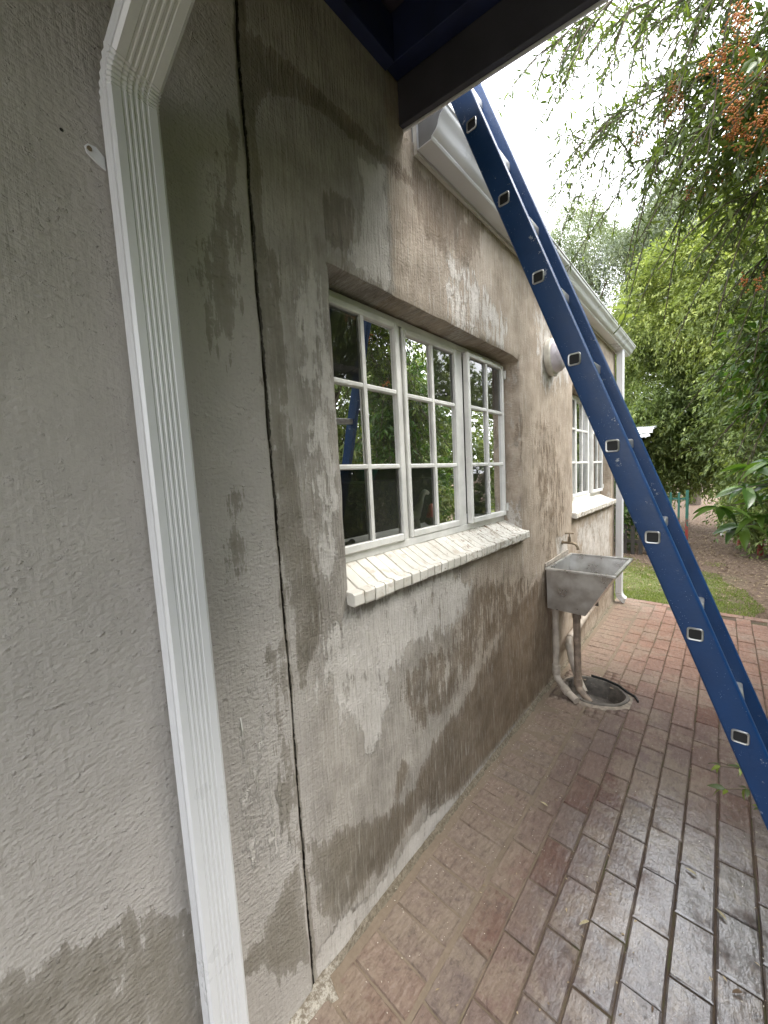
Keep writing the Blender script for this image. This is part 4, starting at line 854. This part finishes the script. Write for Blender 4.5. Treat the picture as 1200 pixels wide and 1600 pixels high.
# overhanging firethorn: explicit arching branches with twigs, narrow leaves in tufts and berry clusters
mb = MB(); mb.add([(.0095, .405, 1.02), (.0095, .409, 1.02), (.0095, .4105, .985), (.0095, .409, .965), (.0095, .4065, .975), (.0115, .4065, 1.0), (.0115, .4085, .98)], [(0, 1, 2, 3, 4), (0, 1, 5), (1, 2, 6, 5), (2, 3, 6), (3, 4, 6), (4, 0, 5, 6)]); obj('paint_drip', mb, WHITE, house)
mb = MB(); mb.lathe([(.0, .0), (.0035, .0), (.003, .001), (0, .0005)], Matrix.Translation((.0085, .176, 2.313)) @ Matrix.Rotation(math.pi / 2, 4, 'Y'), 9); obj('nail_hole', mb, BLACK, house)
ov = thing('overhanging_shrub', 'arching firethorn branches with narrow leaves and orange berries hanging over the path', 'shrub', (2.5, 2.9, 0))
def bez(p0, p1, p2, n): 
    p0, p1, p2 = map(np.array, (p0, p1, p2)); t = np.linspace(0, 1, n)[:, None]; return (1 - t) ** 2 * p0 + 2 * t * (1 - t) * p1 + t * t * p2
main = [((2.5, 2.9, 2.3), (1.5, 2.7, 4.3), (.55, 2.35, 3.62)), ((2.5, 2.9, 2.3), (1.4, 2.4, 4.2), (.12, 2.06, 3.62)), ((2.5, 2.9, 2.3), (1.5, 2.9, 4.0), (.12, 2.32, 3.30)),
        ((2.5, 2.9, 2.2), (1.6, 2.9, 3.8), (.35, 2.5, 3.12)), ((2.5, 2.9, 2.2), (1.6, 3.0, 3.7), (.62, 2.65, 3.0)), ((2.5, 2.9, 2.2), (1.5, 2.6, 3.9), (.8, 2.4, 3.2)), ((2.5, 2.9, 2.0), (1.6, 2.7, 3.4), (.92, 2.5, 2.75)),
        ((2.5, 2.9, 2.0), (1.6, 2.8, 3.2), (.95, 2.7, 2.5)), ((2.5, 3.1, 1.9), (1.7, 3.1, 3.0), (.95, 3.0, 2.2)), ((2.5, 2.9, 2.3), (1.5, 2.3, 3.9), (.75, 2.15, 3.45)), ((2.4, 3.0, 1.7), (1.6, 3.0, 2.5), (1.02, 2.9, 1.9)), ((2.5, 2.7, 2.2), (1.6, 2.3, 3.7), (.95, 2.2, 3.0)),
        ((2.5, 2.9, 2.2), (1.5, 2.8, 4.3), (.35, 2.3, 3.75)), ((2.5, 2.9, 2.2), (1.3, 3.0, 4.3), (.3, 2.6, 3.5))]
mb = MB(); rng = np.random.default_rng(21); O = []; D_ = []; Ls = []
tw = MB(); leafp = []; leafa = []
LF = {'n': [[], []], 'b': [[], []]}
for bi, (a, b, c) in enumerate(main):
    P = bez(a, b, c, 26); mb.tube([tuple(p) for p in P[::2]] + [tuple(P[-1])], .014, 6, [max(.1, 1 - .9 * i / 13) for i in range(14)])
    ntw = 32
    for k in range(ntw):
        t = rng.uniform(.3, 1.0) ** .6; i = int(t * 24); p = P[i]; tan = P[i + 1] - P[i]; tan /= np.linalg.norm(tan)
        d = tan * .7 + rng.normal(size=3) * .55 + np.array([-.15, 0, -.3]); d /= np.linalg.norm(d); Lw = rng.uniform(.12, .48) * (1.15 if bi in (1, 2, 3, 4) else 1)
        s = np.linspace(0, 1, 7)[:, None]; Q_ = p + d * s * Lw + np.array([0, 0, -1]) * s * s * Lw * .55
        tw.tube([tuple(x) for x in Q_[::2]], .0042, 4, [1, .85, .7, .5])
        nn = int(Lw / .026)
        for m in range(nn):
            u = (m + .8) / nn; x = p + d * u * Lw + np.array([0, 0, -1]) * u * u * Lw * .55; tg = d + np.array([0, 0, -1]) * 2 * u * .55; tg /= np.linalg.norm(tg)
            for _ in range(rng.integers(3, 6)):
                ax = tg * .5 + rng.normal(size=3) * .6; LF['n'][0].append(x); LF['n'][1].append(ax)
pn = np.array(LF['n'][0]); an = np.array(LF['n'][1]); k = rng.uniform(.7, 1.3, len(pn))
V, F = leaves(pn, an, np.array([0, 0, 1.0]) + rng.normal(size=pn.shape) * .5, .048 * k, .0085 * k, .12)
obj('branches', mb, TWIG, ov); obj('twigs', tw, TWIG, ov)
lo_ = obj('narrow_leaves', tree_mesh('narrow_leaves', V, F, LNEAR, dict(rnd=np.repeat(rng.uniform(0, 1, len(pn)), 4))), None, ov); lo_['kind'] = 'stuff'
# denser body of that shrub
def kp(o): return (o[:, 0] > .80 + np.clip((2.9 - o[:, 2]) * .10, -.1, .3))
c_ = crown('dense_leaves', [(1.75, 2.9, 3.0, .75, .5, .45), (1.7, 2.7, 3.6, .75, .5, .4), (1.6, 3.2, 2.3, .6, .4, .4), (1.25, 2.7, 3.25, .4, .35, .5), (1.3, 3.1, 2.6, .38, .35, .4), (1.35, 3.3, 2.1, .3, .3, .3), (1.15, 2.7, 2.95, .25, .3, .3), (1.0, 2.5, 3.3, .22, .25, .28)], 1000, LNEAR, ov, K=13, ln=.06, wd=.018, L=.28, droop=.5, seed=41, shell=.3, cut=kp, clump=.4)
trunk(wig((2.5, 2.95, -.05), (2.5, 2.9, 2.3), 6, .03, 2), .06, .035, BARK, ov)
ico = None
import bmesh as _b
bb = _b.new(); _b.ops.create_icosphere(bb, subdivisions=1, radius=1); IV = np.array([v.co[:] for v in bb.verts]); IF = np.array([[v.index for v in f.verts] for f in bb.faces]); bb.free()
for ci, (cx, cy, cz, hx, hz, nb) in enumerate([(.98, 2.15, 3.10, .05, .17, 150), (.72, 2.45, 3.33, .04, .10, 80), (1.0, 2.27, 2.90, .06, .14, 150), (.88, 2.6, 3.05, .05, .07, 60), (.93, 2.1, 3.25, .05, .10, 80), (.84, 2.63, 2.98, .05, .05, 50), (1.0, 2.5, 2.45, .04, .04, 20), (.60, 2.4, 3.30, .02, .05, 20)]):
    V = []; F = []; A = []; bun = [np.array([cx + rng.normal() * hx * .8, cy + rng.normal() * .04, cz + rng.normal() * hz * .6]) for _ in range(max(2, nb // 11))]; nb = int(nb * 1.7)
    for k in range(int(nb * 1.7)):
        ctr = bun[rng.integers(0, len(bun))]; c = ctr + rng.normal(size=3) * np.array([.011, .011, .020]); V.append(IV * rng.uniform(.003, .0045) + c); F.append(IF + k * 12); A += [rng.uniform()] * 12
    o = obj('berry_cluster', tree_mesh('berry_cluster', np.concatenate(V), np.concatenate(F), BERRY, dict(rnd=A)), None, ov); o['kind'] = 'stuff'

# single large leaves
def leafmesh(ln, wd, bend, mat, n=6, seed=0):
    V = []; F = []; q = random.Random(seed)
    for i in range(n + 1):
        t = i / n; wv = wd / 2 * (math.sin(math.pi * t ** .8) ** .8 if 0 < t < 1 else 0.02); z = -bend * t * t * ln; 
        V += [(-wv, t * ln, z + wv * .35), (0, t * ln, z), (wv, t * ln, z + wv * .35)]
    for i in range(n): F += [(3 * i, 3 * i + 1, 3 * i + 4, 3 * i + 3), (3 * i + 1, 3 * i + 2, 3 * i + 5, 3 * i + 4)]
    me = tree_mesh('leaf', V, F, mat, dict(rnd=[q.random()] * len(V))); me.polygons.foreach_set('use_smooth', [True] * len(me.polygons)); return me
def put_leaves(parent, items, meshes):
    for (p, d, roll, s) in items:
        o = bpy.data.objects.new('leaf', random.choice(meshes)); COL.objects.link(o); o.parent = parent
        R = Vector(d).to_track_quat('Y', 'Z').to_matrix().to_4x4() @ Matrix.Rotation(roll, 4, 'Y'); o.matrix_world = Matrix.Translation(p) @ R @ Matrix.Scale(s, 4); o.matrix_parent_inverse = Matrix.Identity(4)
        o.matrix_basis = Matrix.Translation(Vector(p) - parent.location) @ R @ Matrix.Scale(s, 4)
BL = [leafmesh(.085, .030, b, LBIG, seed=i) for i, b in enumerate((.1, .3, .5, .2))]
bs = thing('broad_leaf_shrub', 'shrub with broad glossy green leaves reaching in at the right edge above the path', 'shrub', (1.9, 2.1, 0)); q = random.Random(9); items = []; stems = MB()
for (a, b) in (((1.9, 2.1, 1.2), (1.0, 1.86, 1.53)), ((1.9, 2.1, 1.25), (1.08, 1.9, 1.62)), ((1.9, 2.15, 1.1), (1.05, 1.95, 1.42)), ((1.9, 2.2, 1.2), (1.12, 2.1, 1.55)), ((1.9, 2.1, 1.0), (1.16, 1.95, 1.35)), ((1.9, 2.2, 1.2), (.93, 1.95, 1.45)), ((1.9, 2.2, 1.1), (1.0, 2.1, 1.36)), ((1.9, 2.2, 1.3), (1.02, 2.05, 1.60)), ((1.9, 2.2, 1.3), (1.1, 2.0, 1.48))):
    P = bez(a, ((a[0] + b[0]) / 2, (a[1] + b[1]) / 2, max(a[2], b[2]) + .12), b, 9); stems.tube([tuple(p) for p in P], .005, 5, [1 - .08 * i for i in range(9)])
    for i in range(3, 9):
        for _ in range(5 if i < 8 else 9):
            az = q.uniform(0, 6.28); d = (math.cos(az) * .8 - .35, math.sin(az) * .8, q.uniform(-.5, .25)); items.append((tuple(P[i]), d, q.uniform(-.5, .5), q.uniform(.8, 1.4)))
obj('stem', stems, TWIG, bs); trunk([(1.9, 2.1, -.05), (1.92, 2.1, .6), (1.9, 2.1, 1.25)], .02, .008, BARK, bs); put_leaves(bs, items, BL)
# mid-size leaf shrub between (upper right)
ms = thing('dark_leaf_shrub', 'shrub with darker pointed leaves at the right edge between the hedge and the berries', 'shrub', (2.2, 3.4, 0))
trunk(wig((2.2, 3.4, -.05), (1.9, 3.3, 2.2), 6, .04, 8), .04, .02, BARK, ms)
crown('crown', [(1.55, 3.3, 2.35, .45, .35, .5), (1.35, 3.1, 2.05, .28, .3, .3), (1.6, 3.4, 1.7, .4, .4, .4), (1.2, 3.1, 2.35, .22, .25, .25)], 420, LBIG, ms, K=13, ln=.075, wd=.026, L=.3, droop=.45, seed=52, shell=.4, clump=.5, cut=lambda o: o[:, 0] > 1.08 + (o[:, 2] < 2.0) * .1)
# sprig low beside the ladder
sp = thing('leafy_sprig', 'small leafy sprig poking out beside the lower end of the ladder', 'plant', (1.62, 1.75, 0)); SL = [leafmesh(.032, .012, b, LNEAR, 4, i + 20) for i, b in enumerate((.1, .4, .6))]; items = []; stems = MB()
for (a, b) in (((1.62, 1.75, .35), (.955, 1.60, .60)), ((1.62, 1.75, .35), (.97, 1.57, .545)), ((1.62, 1.75, .35), (1.03, 1.62, .62)), ((1.62, 1.75, .35), (1.06, 1.58, .52))):
    P = bez(a, ((a[0] + b[0]) / 2, 1.68, .68), b, 14); stems.tube([tuple(p) for p in P], .0026, 4)
    for i in range(5, 14):
        for _ in range(3): items.append((tuple(P[i]), (q.uniform(-1, .3), q.uniform(-.8, .8), q.uniform(-.6, .3)), q.uniform(-.6, .6), q.uniform(.8, 1.5)))
obj('stem', stems, TWIG, sp); put_leaves(sp, items, SL)
tube_ = MB(); tube_.tube([(1.62, 1.75, -.04), (1.63, 1.75, .2), (1.62, 1.75, .36)], .008, 6); obj('stem', tube_, TWIG, sp)
# tendril over the gutter
td = thing('creeper_tendril', 'pale green creeper shoot curling up from the gutter', 'plant', (.13, 4.2, 2.9)); stems = MB()
P = bez((.06, 4.45, 2.935), (.22, 4.3, 2.93), (.27, 4.12, 3.10), 10); stems.tube([tuple(p) for p in P], .006, 5); obj('stem', stems, simple('green_stem', (.16, .22, .07), .5), td)
put_leaves(td, [(tuple(P[9]), (.3, .1, .5), .2, 1.2), (tuple(P[8]), (-.6, .1, .3), .5, 1.1), (tuple(P[7]), (-.5, .4, -.3), 0, 1.1), (tuple(P[6]), (.6, .2, .1), -.4, 1), (tuple(P[9]), (-.4, -.4, .2), 0, 1)], [leafmesh(.11, .045, .3, LYEL, 5, 3)])

# ------------------------------------------------------------------ lawn, litter, flecks
rng = np.random.default_rng(77); n = 60000; gxr = rng.uniform(-1.0, 1.7, n); gyr = 5.265 + rng.beta(1, 1.25, n) * 2.9
nn_ = np.array([noise.noise(Vector((a * 1.6, b * 1.6, 0))) for a, b in zip(gxr, gyr)]); kk = (gyr + nn_ * .9 < 7.3) & (gxr + nn_ * .6 < 1.45 - (gyr - 5.3) * .32) & (rng.uniform(size=n) < 1.15 - np.clip((gyr - 6.2) / 1.6, 0, .75)) & (np.array([noise.noise(Vector((a * 6, b * 6, 4))) for a, b in zip(gxr, gyr)]) + rng.uniform(-.3, .75, n) > -.05)
p = np.stack([gxr, gyr, np.full(n, -.016)], 1)[kk]; ax = np.stack([rng.normal(size=len(p)) * .5, rng.normal(size=len(p)) * .5, np.ones(len(p))], 1)
V, F = leaves(p, ax, rng.normal(size=p.shape), rng.uniform(.02, .048, len(p)), rng.uniform(.003, .006, len(p)), .1, .3)
gr = obj('grass', tree_mesh('grass', V, F, GRASS, dict(rnd=np.repeat(rng.uniform(0, 1, len(p)), 4))), None); tag(gr, 'short bright green lawn between the brick paving and the bare soil', 'grass', kind='stuff')
n = 9000; p = np.stack([rng.uniform(-.8, 3.2, n), 5.4 + rng.beta(1.6, 1.4, n) * 7, np.full(n, .0)], 1); p[:, 2] = .004 + .105 * np.clip((p[:, 1] - 8) / 6, 0, 1)
V, F = leaves(p, np.stack([rng.normal(size=n), rng.normal(size=n), rng.normal(size=n) * .2], 1), np.array([0, 0, 1.]) + rng.normal(size=p.shape) * .3, rng.uniform(.025, .06, n), rng.uniform(.008, .02, n))
li = obj('leaf_litter', tree_mesh('leaf_litter', V, F, LITTER, dict(rnd=np.repeat(rng.uniform(0, 1, n), 4))), None); tag(li, 'dry brown leaf litter on the soil behind the lawn', 'leaf litter', kind='stuff')
n = 1500; fx = np.where(rng.uniform(size=n) < .55, np.abs(rng.normal(size=n)) * .22 + .01, rng.uniform(0, 1.6, n)); p = np.stack([fx, .2 + 5 * rng.uniform(size=n) ** .7, np.full(n, .0035)], 1); p[:, 2] += [gz(a, b) for a, b, _ in p]
V, F = leaves(p, np.stack([rng.normal(size=n), rng.normal(size=n), np.zeros(n)], 1), np.array([0, 0, 1.]) + rng.normal(size=p.shape) * .2, rng.uniform(.0025, .007, n) , rng.uniform(.0015, .004, n))
fl = obj('paint_flecks', tree_mesh('paint_flecks', V, F, FLECK, dict(rnd=np.repeat(rng.uniform(0, 1, n) ** 2, 4))), None); tag(fl, 'tiny pale paint chips and crumbs scattered over the bricks', 'debris', kind='stuff')
n = 380; q2 = np.stack([rng.uniform(.3, 1.7, n), rng.uniform(.6, 5.3, n), np.full(n, .003)], 1); jn = rng.uniform(size=n) < .6; q2[jn, 0] = .28 + .1128 * np.round((q2[jn, 0] - .28) / .1128) + rng.normal(size=jn.sum()) * .004
V2, F2 = leaves(q2, np.stack([rng.normal(size=n), rng.normal(size=n), rng.normal(size=n) * .15], 1), np.array([0, 0, 1.]) + rng.normal(size=q2.shape) * .3, rng.uniform(.006, .018, n), rng.uniform(.003, .007, n))
bt = obj('leaf_bits', tree_mesh('leaf_bits', V2, F2, LITTER, dict(rnd=np.repeat(rng.uniform(0, 1, n), 4))), None); tag(bt, 'small dry leaf bits and seeds caught in the joints of the paving', 'leaf litter', kind='stuff')
FM = leafmesh(.04, .012, .15, simple('dry_leaf', (.42, .36, .22), .8, var=.3, nscale=60), 5, 2); FM2 = leafmesh(.03, .012, .3, simple('brown_dead_leaf', (.12, .08, .05), .8, var=.3, nscale=60), 5, 2)
for (x, y, a, me, lab) in ((.985, 1.63, .9, FM, 'dry pale curled leaf lying on a wet dark brick'), (.62, 1.32, 2.5, FM, 'yellowed leaf caught in the brick joint near the wet bricks'), (1.02, 1.42, 2.2, FM2, 'dark dead leaf on the glossy bricks at the bottom right'), (.90, 1.75, 1.3, FM, 'small pale leaf on the slate coloured brick'), (.35, 1.7, 1.4, FM, 'dry leaf on the dusty bricks near the wall')):
    o = bpy.data.objects.new('fallen_leaf', me); COL.objects.link(o); o.location = (x, y, gz(x, y) + .008); o.rotation_euler = (.1, .15, a); tag(o, lab, 'leaf', 'fallen leaves on the paving')

# ------------------------------------------------------------------ garden fence, posts, outbuilding
fc = thing('garden_fence', 'green steel picket fence panel with patches of red paint at the end of the lawn', 'fence', (.2, 9, 0), )
for i, x in enumerate(np.arange(-.535, .47, .123)):
    last = i >= 8; wv = .034 if i < 8 else .045
    mb = MB(); mb.box(x - wv / 2, x + wv / 2, 8.99, 9.01 if i < 8 else 9.02, -.06, 1.06 if i < 8 else 1.10); obj('picket', mb, FMIX if i in (7, 8) else FGREEN, fc, bevel=.003)
for z in (.27, .92): mb = MB(); mb.box(-.6, .47, 9.011, 9.03, z, z + .035); obj('rail', mb, FGREEN, fc)
df = thing('timber_fence', 'low weathered dark fence under the corner bush', 'fence', (-.3, 8, 0))
for x in (-.62, -.5, -.38, -.26, -.14, -.02): mb = MB(); mb.box(x - .03, x + .03, 7.99, 8.01, -.05, .52 + random.uniform(-.03, .03)); obj('paling', mb, DFENCE, df)
mb = MB(); mb.box(-.68, .04, 8.011, 8.03, .2, .26); obj('rail', mb, DFENCE, df)
def post(lab, x, y, h, r, m): mb = MB(); mb.tube([(x, y, -.1), (x, y, h * .6), (x, y, h)], r, 8); mb.lathe([(0, 0), (r * 1.15, 0), (r * 1.1, .02), (0, .03)], Matrix.Translation((x, y, h)), 8); tag(obj('post', mb, m), lab, 'post')
RP = simple('rust_red_paint', (.30, .06, .04), .6, var=.3)
post('thin white post standing on the bare soil under the hedge', .95, 10.6, .62, .03, WHITE); post('short red post at the foot of the low hedge, left one', 1.2, 9.5, .42, .035, RP); post('stubby red post at the far right under the low hedge', 1.43, 8.75, .25, .04, RP)
ob = thing('outbuilding', 'white roofed outbuilding half hidden by trees behind the ladder', 'building', (-1.8, 10.8, 0))
def sheet(name, q, t, m): mb = MB(); mb.add(list(q) + [(x, y, z + t) for x, y, z in q], [(3, 2, 1, 0), (4, 5, 6, 7), (0, 1, 5, 4), (1, 2, 6, 5), (2, 3, 7, 6), (3, 0, 4, 7)]); return obj(name, mb, m, ob)
sheet('roof', [(-3.4, 9.8, 2.48), (-.17, 9.8, 2.36), (-.22, 12.2, 2.66), (-3.4, 12.2, 2.75)], .035, ROOFW)
sheet('fascia', [(-3.4, 9.79, 2.30), (-.19, 9.79, 2.29), (-.19, 9.81, 2.29), (-3.4, 9.81, 2.30)], .07, WHITE)
mb = MB(); mb.box(-3.3, -1.15, 9.95, 12.0, -.1, 2.45); obj('wall', mb, WOODW, ob); mb = MB(); mb.box(-2.6, -1.9, 9.92, 9.95, 1.0, 1.9); obj('window', mb, ROOMD, ob)
sheet('awning', [(-1.1, 9.5, 2.12), (-.2, 9.5, 2.20), (-.25, 9.75, 2.25), (-1.1, 9.75, 2.18)], .03, ROOFW)
